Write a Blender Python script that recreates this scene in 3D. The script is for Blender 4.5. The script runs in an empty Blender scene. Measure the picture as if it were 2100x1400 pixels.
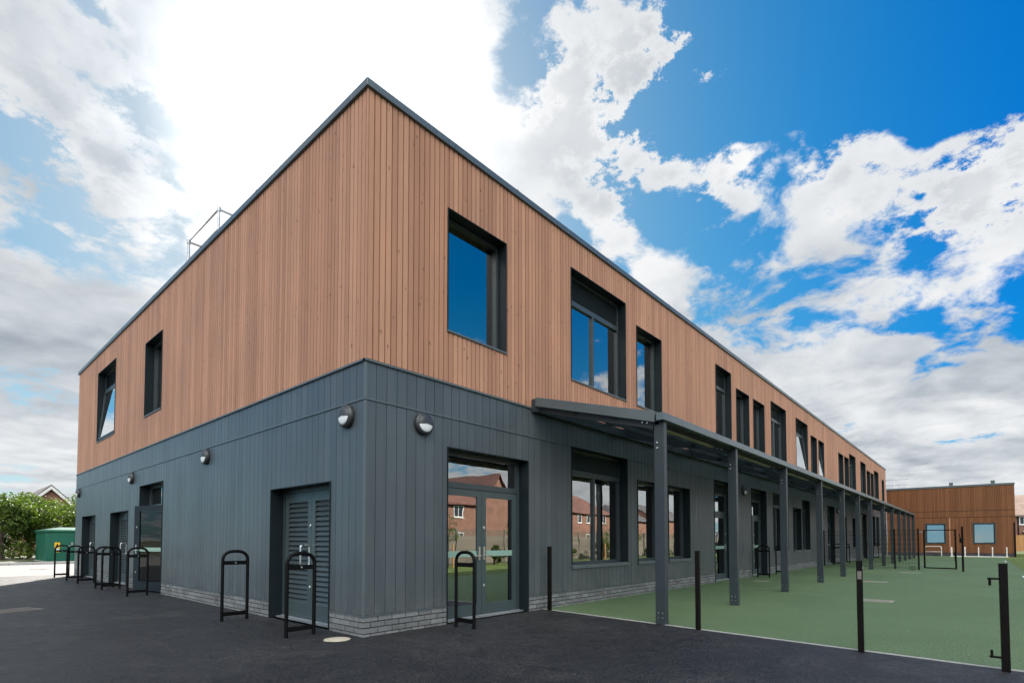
import bpy, bmesh, math, random
from math import sin, cos, pi, radians, sqrt
from mathutils import Vector, Matrix
random.seed(7)
S = bpy.context.scene
C = bpy.data.collections.new('place'); S.collection.children.link(C)

# ------------------------------------------------------------------ camera
cam = bpy.data.cameras.new('camera')
cam.sensor_width = 36.0
cam.lens = 1085.2 / 2100 * 36
cam.shift_y = 369.9 / 2100
cam.clip_start = 0.05; cam.clip_end = 3000
camo = bpy.data.objects.new('camera', cam); C.objects.link(camo)
camo.location = (-3.853, -5.966, 1.24)
camo.rotation_euler = (radians(90 + 2.01), radians(0.0), radians(41.506 - 90))
S.camera = camo

# ------------------------------------------------------------------ light
SUN_EL, SUN_AZ = radians(35.9), radians(62.2)      # azimuth measured from +X towards +Y
SUND = (cos(SUN_AZ) * cos(SUN_EL), sin(SUN_AZ) * cos(SUN_EL), sin(SUN_EL))
sun = bpy.data.lights.new('sun', 'SUN'); sun.energy = 4.0; sun.angle = radians(0.5); sun.color = (1.0, 0.93, 0.84)
suno = bpy.data.objects.new('sun', sun); C.objects.link(suno)
suno.rotation_euler = Vector(SUND).to_track_quat('Z', 'Y').to_euler(); suno.location = (20, 40, 40)
S.view_settings.view_transform = 'Standard'; S.view_settings.look = 'None'
S.view_settings.exposure = 1.5; S.view_settings.gamma = 1.0
S.cycles.max_bounces = 7; S.cycles.use_adaptive_sampling = True; S.cycles.adaptive_threshold = 0.015; S.cycles.transparent_max_bounces = 24; S.cycles.glossy_bounces = 4
S.cycles.diffuse_bounces = 3; S.cycles.caustics_reflective = False; S.cycles.caustics_refractive = False
S.cycles.sample_clamp_indirect = 6


class NT:
    """small helper for writing node trees"""
    def __init__(s, tree): s.t = tree; s.n = tree.nodes; s.l = tree.links
    def put(s, sock, v):
        if v is None: return
        if hasattr(v, 'is_output'): s.l.new(v, sock)
        else:
            if isinstance(v, (tuple, list)) and len(v) == 3 and sock.type == 'RGBA': v = (*v, 1)
            sock.default_value = v
    def node(s, typ, ins=None, **kw):
        n = s.n.new(typ)
        for k, v in kw.items(): setattr(n, k, v)
        for k, v in (ins or {}).items(): s.put(n.inputs[k], v)
        return n
    def m(s, op, a, b=None, c=None, clamp=False):
        n = s.n.new('ShaderNodeMath'); n.operation = op; n.use_clamp = clamp
        for i, v in enumerate((a, b, c)): s.put(n.inputs[i], v)
        return n.outputs[0]
    def vm(s, op, a, b=None, out=0):
        n = s.n.new('ShaderNodeVectorMath'); n.operation = op
        s.put(n.inputs[0], a)
        if b is not None: s.put(n.inputs[3 if op == 'SCALE' else 1], b)
        return n.outputs[out]
    def mr(s, v, a, b, c=0.0, d=1.0, smooth=False):
        n = s.n.new('ShaderNodeMapRange'); n.interpolation_type = 'SMOOTHSTEP' if smooth else 'LINEAR'
        for i, x in enumerate((v, a, b, c, d)): s.put(n.inputs[i], x)
        return n.outputs[0]
    def mix(s, f, a, b, bt='MIX'):
        n = s.n.new('ShaderNodeMix'); n.data_type = 'RGBA'; n.blend_type = bt
        s.put(n.inputs[0], f); s.put(n.inputs[6], a); s.put(n.inputs[7], b)
        return n.outputs[2]
    def noise(s, vec, scale, detail=2, rough=0.5, dist=0.0, dims='3D', out=0):
        n = s.n.new('ShaderNodeTexNoise'); n.noise_dimensions = dims
        s.put(n.inputs['Vector'], vec); s.put(n.inputs['Scale'], scale); s.put(n.inputs['Detail'], detail)
        s.put(n.inputs['Roughness'], rough); s.put(n.inputs['Distortion'], dist)
        return n.outputs[out]


def make_world():
    w = bpy.data.worlds.new('World'); S.world = w; w.use_nodes = True
    N = NT(w.node_tree); w.node_tree.nodes.clear()
    out = N.n.new('ShaderNodeOutputWorld'); bg = N.n.new('ShaderNodeBackground'); bg.inputs[1].default_value = 0.1
    N.l.new(bg.outputs[0], out.inputs[0])
    sky = N.node('ShaderNodeTexSky'); sky.sky_type = 'NISHITA'; sky.sun_disc = False
    sky.sun_elevation = SUN_EL; sky.sun_rotation = pi / 2 - SUN_AZ
    sky.altitude = 0; sky.air_density = 1.0; sky.dust_density = 0.6; sky.ozone_density = 2.5
    hs = N.node('ShaderNodeHueSaturation', {'Saturation': 1.5, 'Value': 0.78, 'Color': sky.outputs[0]})
    tc = N.n.new('ShaderNodeTexCoord'); d = N.vm('NORMALIZE', tc.outputs['Generated'])
    sep = N.node('ShaderNodeSeparateXYZ', {0: d})
    z = N.m('MAXIMUM', sep.outputs[2], 0.0)
    k = N.m('DIVIDE', 1.0, N.m('ADD', z, 0.19))
    comb = N.node('ShaderNodeCombineXYZ', {0: N.m('MULTIPLY', sep.outputs[0], k), 1: N.m('MULTIPLY', sep.outputs[1], k), 2: 0.37})
    p = comb.outputs[0]
    sd = N.vm('DOT_PRODUCT', d, SUND, out=1)
    # cover: fields of cloud and of clear air, each round a direction in the sky  (direction, radius in degrees, weight)
    blobs = [((0.393, 0.603, 0.694), 9, 0.34), ((0.355, 0.716, 0.601), 9, 0.34), ((0.477, 0.56, 0.677), 6, 0.2), ((0.188, 0.749, 0.636), 8, 0.22), ((0.107, 0.826, 0.553), 8, 0.24),
             ((0.176, 0.843, 0.508), 6, 0.2), ((0.22, 0.856, 0.468), 6, 0.16), ((0.092, 0.931, 0.353), 9, 0.22), ((0.165, 0.933, 0.318), 9, 0.24), ((0.1, 0.973, 0.207), 14, 0.24),
             ((0.292, 0.878, 0.381), 7, 0.12), ((0.57, 0.554, 0.606), 4, 0.26), ((0.628, 0.514, 0.584), 4, 0.28), ((0.629, 0.545, 0.555), 4, 0.2), ((0.537, 0.562, 0.629), 4, 0.16),
             ((0.602, 0.404, 0.689), 2.6, 0.26), ((0.626, 0.363, 0.69), 2.6, 0.28), ((0.652, 0.34, 0.677), 2.5, 0.25), ((0.678, 0.288, 0.676), 3, 0.3), ((0.696, 0.304, 0.65), 2.6, 0.28),
             ((0.694, 0.254, 0.673), 2.2, 0.22), ((0.615, 0.457, 0.642), 3, 0.3), ((0.645, 0.416, 0.642), 3, 0.3), ((0.665, 0.371, 0.648), 2.4, 0.26), ((0.635, 0.462, 0.619), 3, 0.24),
             ((0.69, 0.446, 0.569), 2.2, 0.26), ((0.711, 0.397, 0.58), 2.2, 0.26), ((0.731, 0.359, 0.58), 2, 0.24), ((0.784, 0.305, 0.541), 2.4, 0.26), ((0.799, 0.267, 0.539), 2, 0.2),
             ((0.737, 0.44, 0.513), 2.4, 0.22), ((0.653, 0.277, 0.705), 2.5, 0.2), ((0.546, 0.421, 0.724), 3, 0.16), ((0.801, 0.353, 0.484), 4, 0.24), ((0.834, 0.236, 0.498), 4.5, 0.3),
             ((0.846, 0.18, 0.502), 4, 0.3), ((0.853, 0.132, 0.505), 3, 0.28), ((0.874, 0.193, 0.446), 5, 0.3), ((0.839, 0.297, 0.455), 5, 0.28), ((0.883, 0.144, 0.446), 3, 0.2),
             ((0.898, 0.228, 0.375), 8, 0.34), ((0.93, 0.135, 0.343), 7, 0.3), ((0.945, 0.05, 0.323), 6, 0.26), ((0.956, -0.031, 0.29), 6, 0.28), ((0.968, 0.082, 0.237), 12, 0.34),
             ((0.99, -0.023, 0.139), 14, 0.34), ((0.893, 0.076, 0.444), 2.4, 0.22), ((0.889, 0.033, 0.458), 2.6, 0.26), ((0.888, -0.006, 0.459), 2.6, 0.28), ((0.892, -0.042, 0.451), 2.6, 0.28),
             ((0.91, -0.033, 0.414), 2.4, 0.22), ((0.896, 0.099, 0.434), 2.2, 0.18), ((0.561, 0.45, 0.695), 2, -0.12), ((0.577, 0.481, 0.661), 2.6, -0.2), ((0.535, 0.463, 0.706), 2, -0.06),
             ((0.667, 0.431, 0.607), 2.5, -0.12), ((0.711, 0.341, 0.615), 4, -0.25), ((0.676, 0.493, 0.547), 2.5, -0.14), ((0.748, 0.305, 0.589), 4, -0.25), ((0.775, 0.224, 0.591), 7, -0.35),
             ((0.79, 0.109, 0.603), 13, -0.42), ((0.829, -0.009, 0.559), 13, -0.42), ((0.865, 0.051, 0.5), 5, -0.28), ((0.924, 0.006, 0.383), 4, -0.28), ((0.918, 0.068, 0.39), 3.5, -0.26),
             ((0.931, -0.041, 0.362), 4, -0.24), ((0.811, 0.216, 0.543), 3, -0.12), ((0.761, 0.374, 0.53), 3, -0.12), ((0.705, 0.377, 0.601), 3, -0.1), ((0.061, 0.873, 0.483), 3, -0.28),
             ((0.234, 0.807, 0.543), 3.5, -0.26), ((0.264, 0.805, 0.531), 3, -0.22), ((0.154, 0.884, 0.441), 4, -0.22), ((0.208, 0.876, 0.435), 3.5, -0.3), ((0.122, 0.905, 0.408), 3, -0.2),
             ((0.128, 0.768, 0.628), 5, -0.12), ((0.094, 0.805, 0.586), 4, -0.14), ((0.279, 0.672, 0.686), 3, -0.2),
             ((.60, -.64, .50), 10, -.30), ((.79, -.503, .42), 8, -.26), ((.66, -.66, .36), 5, .12), ((.86, -.45, .2), 8, .25), ((.7, -.7, .12), 10, .25), ((-.99, .08, .05), 14, -.3),
             ((-.5, -.75, .43), 32, .20), ((-.8, .1, .6), 35, .22), ((-.1, -.6, .8), 24, .18)]  # broad unseen clouds behind the camera, added for fill on the facades
    # darker cloud bases
    bases = [((0.195, 0.775, 0.601), 6, 0.8), ((0.147, 0.787, 0.6), 5, 0.6), ((0.26, 0.727, 0.636), 4, 0.6), ((0.104, 0.941, 0.321), 7, 0.5), ((0.11, 0.972, 0.209), 10, 0.4),
           ((0.875, 0.32, 0.363), 4, 0.9), ((0.985, -0.024, 0.172), 7, 0.8), ((0.886, 0.254, 0.387), 6, 0.35), ((0.952, 0.173, 0.252), 8, 0.35), ((0.985, 0.056, 0.163), 7, 0.5),
           ((0.099, 0.916, 0.389), 5, 0.5)]
    def field(lst):
        tot = None
        for v, r, wgt in lst:
            L = sqrt(sum(a * a for a in v)); v = tuple(a / L for a in v)
            dt = N.vm('DOT_PRODUCT', d, v, out=1)
            t = N.mr(dt, cos(radians(r * 1.75)), 1.0, 0.0, wgt, True)
            tot = t if tot is None else N.m('ADD', tot, t)
        return tot
    puffs = [((0.605, 0.406, 0.685), 3, 0.22), ((0.624, 0.362, 0.692), 2.8, 0.22), ((0.659, 0.336, 0.673), 2.6, 0.20), ((0.678, 0.288, 0.676), 3, 0.24), ((0.696, 0.304, 0.65), 2.8, 0.22), ((0.694, 0.251, 0.675), 2.4, 0.22), ((0.705, 0.323, 0.631), 2, 0.16), ((0.621, 0.461, 0.634), 3, 0.26), ((0.645, 0.416, 0.642), 3.4, 0.34), ((0.667, 0.368, 0.647), 2.6, 0.32), ((0.641, 0.466, 0.61), 3, 0.26), ((0.71, 0.405, 0.576), 3, 0.34), ((0.733, 0.352, 0.582), 2.4, 0.3), ((0.692, 0.447, 0.567), 2.4, 0.3), ((0.784, 0.305, 0.541), 2.6, 0.3), ((0.8, 0.26, 0.54), 2.2, 0.26), ((0.737, 0.44, 0.513), 2.6, 0.28), ((0.655, 0.271, 0.705), 3, 0.26), ((0.546, 0.421, 0.724), 3, 0.2), ((0.854, 0.12, 0.507), 2.6, 0.34), ((0.836, 0.152, 0.527), 2.2, 0.2), ((0.894, 0.044, 0.445), 2.6, 0.28), ((0.889, -0.011, 0.458), 3, 0.32), ((0.889, -0.042, 0.456), 3, 0.3), ((0.176, 0.865, 0.471), 4, 0.2), ((0.101, 0.871, 0.48), 4, 0.2), ((0.229, 0.724, 0.651), 5, 0.2), ((0.148, 0.792, 0.592), 5, 0.2), ((0.072, 0.8, 0.596), 5, 0.15)]
    cov = N.m('ADD', N.m('MULTIPLY', field(puffs), N.mr(N.noise(N.vm('ADD', p, (1.7, 8.1, 0)), 7.0, 10, .68), .36, .68, -.35, 1.1)), N.m('ADD', N.m('MINIMUM', field([b for b in blobs if b[2] > 0]), .36), N.m('MAXIMUM', field([b for b in blobs if b[2] < 0]), -.34))); dark = N.m('MINIMUM', field(bases), .85)
    warp = N.vm('SCALE', N.vm('SUBTRACT', N.noise(p, 2.0, 3, .5, out=1), (0.5, 0.5, 0.5)), 0.24)
    pw = N.vm('ADD', p, warp)
    n1 = N.noise(pw, 2.6, 11, .62)
    n2 = N.noise(pw, .9, 3, .5)
    off = (SUND[0] * .09, SUND[1] * .09, 0)
    n1s = N.noise(N.vm('ADD', pw, off), 2.0, 5, .5)
    n1l = N.noise(pw, 2.0, 5, .5)
    n4 = N.noise(N.vm('ADD', pw, (7.3, 2.9, 0)), 5.5, 8, .62)
    base = N.m('ADD', N.m('ADD', N.m('MULTIPLY', N.m('SUBTRACT', n1, .5), 1.15), N.m('MULTIPLY', N.m('SUBTRACT', n4, .5), .85)), N.m('MULTIPLY', N.m('SUBTRACT', n2, .5), .5))
    dens = N.m('ADD', N.m('ADD', base, .45), cov)
    a = N.mr(dens, .495, .69, smooth=True)
    thick = N.mr(dens, .70, 1.12, smooth=True)
    lit = N.mr(N.m('SUBTRACT', n1l, n1s), -.13, .13)
    glow = N.m('POWER', N.mr(sd, .93, 1.0), 2.0)
    glow2 = N.m('POWER', N.mr(sd, .974, 1.0), 1.6)
    grey = N.mix(lit, (1.35, 1.52, 1.72), (2.5, 2.65, 2.8))
    white = N.mix(lit, (2.65, 2.78, 2.9), (3.5, 3.5, 3.5))
    n3 = N.noise(N.vm('ADD', pw, (3.1, 1.7, 0)), 1.7, 6, .55)
    gr = N.m('ADD', N.m('MULTIPLY', thick, .45), N.m('MULTIPLY', N.m('ADD', dark, .22), N.mr(n3, .36, .60)))
    body = N.mix(N.m('MINIMUM', gr, 1.0), white, grey)
    body = N.mix(1.0, body, N.mix(glow, (1, 1, 1), (2.0, 1.97, 1.92)), 'MULTIPLY')
    back_fill = N.m('MULTIPLY', N.mr(N.vm('DOT_PRODUCT', d, (-.76, -.60, .25), out=1), 0.2, 0.8), N.mr(z, .10, .5))
    body = N.mix(1.0, body, N.mix(back_fill, (1, 1, 1), (5.6, 5.35, 5.0)), 'MULTIPLY')  # clouds behind the camera brightened and warmed as added fill light for the facades
    tint = N.mix(N.mr(sd, .52, .93), (.06, .68, 1.52), (.86, 1.10, 1.10))
    tint = N.mix(N.mr(sd, -.1, .42), (.95, 1.28, 1.75), tint)
    clear = N.mix(1.0, hs.outputs[0], tint, 'MULTIPLY')
    clear = N.vm('DIVIDE', clear, N.vm('ADD', (1, 1, 1), N.vm('SCALE', clear, .22)))
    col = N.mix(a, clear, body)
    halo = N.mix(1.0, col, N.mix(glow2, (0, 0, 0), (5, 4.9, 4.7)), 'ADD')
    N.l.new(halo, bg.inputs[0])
    w.cycles.sampling_method = 'MANUAL'; w.cycles.sample_map_resolution = 1024


make_world()

# ------------------------------------------------------------------ materials
def new_mat(name):
    m = bpy.data.materials.new(name); m.use_nodes = True
    N = NT(m.node_tree); b = m.node_tree.nodes['Principled BSDF']
    return m, N, b

def obj_co(N): return N.n.new('ShaderNodeTexCoord').outputs['Object']

def bump(N, b, h, dist=0.002, strength=0.5):
    n = N.node('ShaderNodeBump', {'Strength': strength, 'Distance': dist, 'Height': h}); N.l.new(n.outputs[0], b.inputs['Normal'])

def mat_plain(name, col, rough=.45, metal=0.0, var=.12, scale=3.0, spec=.5):
    m, N, b = new_mat(name); co = obj_co(N)
    n = N.noise(co, scale, 5, .6)
    f = N.mr(n, .3, .7, 1 - var, 1 + var)
    c = N.vm('SCALE', tuple(col), f)
    N.l.new(c, b.inputs['Base Color']); b.inputs['Metallic'].default_value = metal
    N.l.new(N.mr(N.noise(co, scale * 6, 3), .3, .7, max(0.02, rough - .07), rough + .07), b.inputs['Roughness'])
    b.inputs['Specular IOR Level'].default_value = spec
    return m

def mat_timber(name, ca, cb, knot=True):
    m, N, b = new_mat(name); co = obj_co(N)
    g = N.n.new('ShaderNodeNewGeometry'); r = g.outputs['Random Per Island']
    sep = N.node('ShaderNodeSeparateXYZ', {0: co})
    sh = N.m('MULTIPLY', r, 37.0)
    v = N.node('ShaderNodeCombineXYZ', {0: N.m('ADD', N.m('ADD', sep.outputs[0], sep.outputs[1]), sh), 1: N.m('MULTIPLY', sep.outputs[2], .06), 2: sh}).outputs[0]
    grain = N.noise(v, 60, 5, .62, .6)
    blot = N.noise(N.node('ShaderNodeCombineXYZ', {0: N.m('ADD', sep.outputs[0], sep.outputs[1]), 1: N.m('MULTIPLY', sep.outputs[2], .5), 2: 0}).outputs[0], 1.1, 4)
    col = N.mix(N.mr(r, 0, 1), ca, cb)
    col = N.mix(N.mr(grain, .35, .75, 0, .26), col, tuple(x * .62 for x in ca))
    col = N.mix(1.0, col, N.mix(N.mr(blot, .3, .7), (.88, .89, .90), (1.08, 1.06, 1.04)), 'MULTIPLY')
    if knot:
        kv = N.node('ShaderNodeCombineXYZ', {0: N.m('ADD', N.m('ADD', sep.outputs[0], sep.outputs[1]), sh), 1: N.m('MULTIPLY', sep.outputs[2], .55), 2: sh}).outputs[0]
        vo = N.node('ShaderNodeTexVoronoi', {'Vector': kv, 'Scale': 7.0})
        kf = N.mr(N.m('ADD', vo.outputs['Distance'], N.m('MULTIPLY', grain, .06)), .09, .16, .7, 0)
        col = N.mix(kf, col, tuple(x * .35 for x in ca))
    N.l.new(col, b.inputs['Base Color']); b.inputs['Roughness'].default_value = .62; b.inputs['Specular IOR Level'].default_value = .3
    bump(N, b, grain, .0015, .5)
    return m

def mat_panel():
    m, N, b = new_mat('grey_panel'); co = obj_co(N)
    r = N.n.new('ShaderNodeNewGeometry').outputs['Random Per Island']
    n = N.noise(co, .9, 5, .6); sep = N.node('ShaderNodeSeparateXYZ', {0: co})
    st = N.noise(N.node('ShaderNodeCombineXYZ', {0: N.m('MULTIPLY', N.m('ADD', sep.outputs[0], sep.outputs[1]), 9.0), 1: N.m('MULTIPLY', sep.outputs[2], .7), 2: 0}).outputs[0], 1.0, 4)
    f = N.m('MULTIPLY', N.mr(r, 0, 1, .90, 1.10), N.m('MULTIPLY', N.mr(n, .3, .7, .9, 1.1), N.mr(st, .3, .7, .94, 1.06)))
    c = N.vm('SCALE', (.068, .085, .096), f)
    dn = N.noise(N.node('ShaderNodeCombineXYZ', {0: N.m('MULTIPLY', N.m('ADD', sep.outputs[0], sep.outputs[1]), 5.0), 1: N.m('MULTIPLY', sep.outputs[2], 2.5), 2: 0}).outputs[0], 1.0, 6, .7)
    df = N.m('MULTIPLY', N.mr(sep.outputs[2], .25, .75, .55, 0), N.mr(dn, .42, .66))
    c = N.mix(df, c, (.15, .145, .13))
    N.l.new(c, b.inputs['Base Color']); N.l.new(N.mr(st, .3, .7, .31, .45), b.inputs['Roughness'])
    b.inputs['Specular IOR Level'].default_value = .5
    bump(N, b, N.noise(co, 160, 3), .0006, .35)
    return m

def mat_brick(name, col, var=.25):
    m, N, b = new_mat(name); co = obj_co(N)
    r = N.n.new('ShaderNodeNewGeometry').outputs['Random Per Island']
    n = N.noise(co, 14, 6, .65); fine = N.noise(co, 180, 3)
    f = N.m('MULTIPLY', N.mr(r, 0, 1, 1 - var, 1 + var), N.mr(n, .3, .7, .86, 1.14))
    N.l.new(N.vm('SCALE', col, f), b.inputs['Base Color']); b.inputs['Roughness'].default_value = .8
    bump(N, b, N.m('ADD', n, N.m('MULTIPLY', fine, .5)), .003, .5)
    return m

def mat_wallbrick(name, ca, cb, mortar):
    m, N, b = new_mat(name); co = obj_co(N); sep = N.node('ShaderNodeSeparateXYZ', {0: co})
    v = N.node('ShaderNodeCombineXYZ', {0: N.m('ADD', sep.outputs[0], sep.outputs[1]), 1: sep.outputs[2], 2: 0}).outputs[0]
    t = N.node('ShaderNodeTexBrick', {'Vector': v, 'Color1': ca, 'Color2': cb, 'Mortar': mortar, 'Scale': 1.0, 'Mortar Size': .008, 'Brick Width': .225, 'Row Height': .075})
    c = N.mix(1.0, t.outputs[0], N.mix(N.mr(N.noise(co, 1.3, 5), .3, .7), (.8, .8, .8), (1.2, 1.15, 1.1)), 'MULTIPLY')
    N.l.new(c, b.inputs['Base Color']); b.inputs['Roughness'].default_value = .85
    bump(N, b, t.outputs[1], .004, -.5)
    return m

def mat_rooftile(name, ca, cb):
    m, N, b = new_mat(name); co = obj_co(N); sep = N.node('ShaderNodeSeparateXYZ', {0: co})
    v = N.node('ShaderNodeCombineXYZ', {0: N.m('ADD', sep.outputs[0], sep.outputs[1]), 1: N.m('MULTIPLY', sep.outputs[2], 1.0), 2: 0}).outputs[0]
    t = N.node('ShaderNodeTexBrick', {'Vector': v, 'Color1': ca, 'Color2': cb, 'Mortar': tuple(x * .25 for x in ca), 'Scale': 1.0, 'Mortar Size': .012, 'Brick Width': .3, 'Row Height': .17})
    c = N.mix(1.0, t.outputs[0], N.mix(N.mr(N.noise(co, .8, 5), .3, .7), (.8, .8, .8), (1.15, 1.12, 1.1)), 'MULTIPLY')
    N.l.new(c, b.inputs['Base Color']); b.inputs['Roughness'].default_value = .8
    bump(N, b, t.outputs[1], .01, -.6)
    return m

def mat_tarmac():
    m, N, b = new_mat('tarmac'); co = obj_co(N)
    agg = N.noise(co, 150, 3, .7); spk = N.node('ShaderNodeTexVoronoi', {'Vector': co, 'Scale': 130.0})
    big = N.noise(co, .55, 6, .65, .4); mid = N.noise(co, 4.5, 6, .7)
    c = N.mix(N.mr(big, .3, .7), (.0125, .0130, .0138), (.0255, .026, .0272))
    c = N.mix(1.0, c, N.mix(N.mr(mid, .3, .7), (.72, .72, .74), (1.25, 1.25, 1.24)), 'MULTIPLY')
    sp = N.node('ShaderNodeSeparateXYZ', {0: co})
    lane = N.m('PINGPONG', N.m('ADD', N.m('ADD', sp.outputs[0], N.m('MULTIPLY', sp.outputs[1], .12)), N.m('MULTIPLY', N.noise(co, 1.5, 3), .12)), 1.6)
    seam = N.mr(lane, .0, .035, .55, 1.0)
    dust = N.mr(N.noise(N.vm('ADD', co, (9, 3, 0)), .9, 7, .7, .8), .52, .72, 0, .35)
    c = N.mix(dust, c, (.075, .072, .066)); c = N.vm('SCALE', c, seam)
    g3 = N.noise(co, 34, 4, .8)
    c = N.mix(1.0, c, N.mix(N.mr(g3, .41, .59), (.25, .25, .25), (2.1, 2.1, 2.1)), 'MULTIPLY')
    c = N.mix(N.mr(agg, .55, .72, 0, .8), c, (.075, .075, .078))
    c = N.mix(N.mr(spk.outputs['Color'], .93, 1.0, 0, .9), c, (.13, .125, .12))
    N.l.new(c, b.inputs['Base Color'])
    N.l.new(N.mr(mid, .3, .7, .40, .68), b.inputs['Roughness']); b.inputs['Specular IOR Level'].default_value = .34
    bump(N, b, N.m('ADD', N.m('ADD', agg, N.m('MULTIPLY', g3, 1.6)), N.m('MULTIPLY', spk.outputs['Distance'], .6)), .009, .7)
    return m

def mat_rubber():
    m, N, b = new_mat('green_rubber'); co = obj_co(N)
    spk = N.node('ShaderNodeTexVoronoi', {'Vector': co, 'Scale': 95.0}); agg = N.noise(co, 210, 2)
    big = N.noise(co, .4, 6, .6, .5); str_ = N.noise(N.vm('MULTIPLY', co, (.35, 2.2, 1)), 1.2, 5, .6)
    c = N.mix(N.mr(big, .3, .7), (.082, .132, .064), (.112, .172, .088))
    c = N.mix(N.mr(str_, .4, .7, 0, .35), c, (.10, .155, .085))
    g3 = N.noise(co, 62, 4, .8)
    c = N.mix(1.0, c, N.mix(N.mr(g3, .41, .59), (.5, .5, .5), (1.6, 1.6, 1.5)), 'MULTIPLY')
    c = N.mix(N.mr(spk.outputs['Color'], .55, 1.0, 0, .5), c, (.034, .068, .032))
    c = N.mix(N.mr(agg, .6, .75, 0, .5), c, (.15, .21, .12))
    N.l.new(c, b.inputs['Base Color']); b.inputs['Roughness'].default_value = .82; b.inputs['Specular IOR Level'].default_value = .3
    bump(N, b, spk.outputs['Distance'], .006, .7)
    return m

def mat_concrete(name, ca, cb, joints=False):
    m, N, b = new_mat(name); co = obj_co(N)
    c = N.mix(N.mr(N.noise(co, .5, 7, .65), .3, .7), ca, cb)
    c = N.mix(1.0, c, N.mix(N.mr(N.noise(co, 60, 3), .3, .7), (.85, .85, .85), (1.12, 1.12, 1.12)), 'MULTIPLY')
    if joints:
        t = N.node('ShaderNodeTexBrick', {'Vector': co, 'Scale': 1.0, 'Mortar Size': .03, 'Brick Width': 5.0, 'Row Height': 2.6, 'Color1': (1, 1, 1), 'Color2': (.93, .93, .93), 'Mortar': (.55, .55, .55)})
        c = N.mix(1.0, c, t.outputs[0], 'MULTIPLY')
    N.l.new(c, b.inputs['Base Color']); b.inputs['Roughness'].default_value = .8
    bump(N, b, N.noise(co, 80, 4), .002, .4)
    return m

def mat_grass():
    m, N, b = new_mat('grass'); co = obj_co(N)
    c = N.mix(N.mr(N.noise(co, 1.2, 6, .6), .3, .7), (.06, .10, .016), (.12, .17, .03))
    c = N.mix(1.0, c, N.mix(N.noise(co, 40, 3), (.6, .6, .6), (1.4, 1.4, 1.3)), 'MULTIPLY')
    N.l.new(c, b.inputs['Base Color']); b.inputs['Roughness'].default_value = .9
    bump(N, b, N.noise(co, 55, 3), .03, .8)
    return m

def mat_leaf(name, ca, cb, tr=.45):
    m = bpy.data.materials.new(name); m.use_nodes = True; N = NT(m.node_tree); m.node_tree.nodes.clear()
    out = N.n.new('ShaderNodeOutputMaterial'); r = N.n.new('ShaderNodeNewGeometry').outputs['Random Per Island']
    co = obj_co(N)
    c = N.mix(N.m('ADD', N.m('MULTIPLY', r, .6), N.mr(N.noise(co, .7, 3), .3, .7, 0, .4)), ca, cb)
    d = N.node('ShaderNodeBsdfPrincipled', {'Base Color': c, 'Roughness': .5, 'Specular IOR Level': .4})
    t = N.node('ShaderNodeBsdfTranslucent', {'Color': N.mix(1.0, c, (1.5, 1.7, .6), 'MULTIPLY')})
    mx = N.node('ShaderNodeMixShader', {0: tr}); N.l.new(d.outputs[0], mx.inputs[1]); N.l.new(t.outputs[0], mx.inputs[2])
    N.l.new(mx.outputs[0], out.inputs[0])
    return m

def mat_glass(name='glass', tint=(.50, .62, .60), ior=1.75, ripple=True, coat=.31):
    m = bpy.data.materials.new(name); m.use_nodes = True; N = NT(m.node_tree); m.node_tree.nodes.clear()
    out = N.n.new('ShaderNodeOutputMaterial'); co = obj_co(N)
    tr = N.node('ShaderNodeBsdfTransparent', {'Color': tint}); gl = N.node('ShaderNodeBsdfGlossy', {'Roughness': 0.0, 'Color': (.95, .98, .98)})
    fr = N.node('ShaderNodeFresnel', {'IOR': ior})
    if ripple:
        bp = N.node('ShaderNodeBump', {'Strength': .05, 'Distance': .02, 'Height': N.noise(co, 1.6, 2)})
        N.l.new(bp.outputs[0], gl.inputs['Normal'])
    mx = N.node('ShaderNodeMixShader', {0: N.m('MINIMUM', N.m('ADD', N.m('MULTIPLY', fr.outputs[0], 1.3), coat), 1.0)})
    N.l.new(tr.outputs[0], mx.inputs[1]); N.l.new(gl.outputs[0], mx.inputs[2]); N.l.new(mx.outputs[0], out.inputs[0])
    return m

def mat_polycarb():
    m = bpy.data.materials.new('canopy_glazing'); m.use_nodes = True; N = NT(m.node_tree); m.node_tree.nodes.clear()
    out = N.n.new('ShaderNodeOutputMaterial'); co = obj_co(N)
    sep = N.node('ShaderNodeSeparateXYZ', {0: co})
    rib = N.m('PINGPONG', sep.outputs[0], .016)
    tr = N.node('ShaderNodeBsdfTransparent', {'Color': (.62, .68, .71)})
    d = N.node('ShaderNodeBsdfPrincipled', {'Base Color': N.mix(N.mr(rib, 0, .016), (.045, .05, .055), (.08, .09, .10)), 'Roughness': .25})
    mx = N.node('ShaderNodeMixShader', {0: .30}); N.l.new(tr.outputs[0], mx.inputs[1]); N.l.new(d.outputs[0], mx.inputs[2])
    N.l.new(mx.outputs[0], out.inputs[0])
    return m

def mat_emit(name, col, st):
    m = bpy.data.materials.new(name); m.use_nodes = True; N = NT(m.node_tree); b = m.node_tree.nodes['Principled BSDF']
    b.inputs['Base Color'].default_value = (.8, .8, .8, 1); b.inputs['Emission Color'].default_value = (*col, 1); b.inputs['Emission Strength'].default_value = st
    return m

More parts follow.
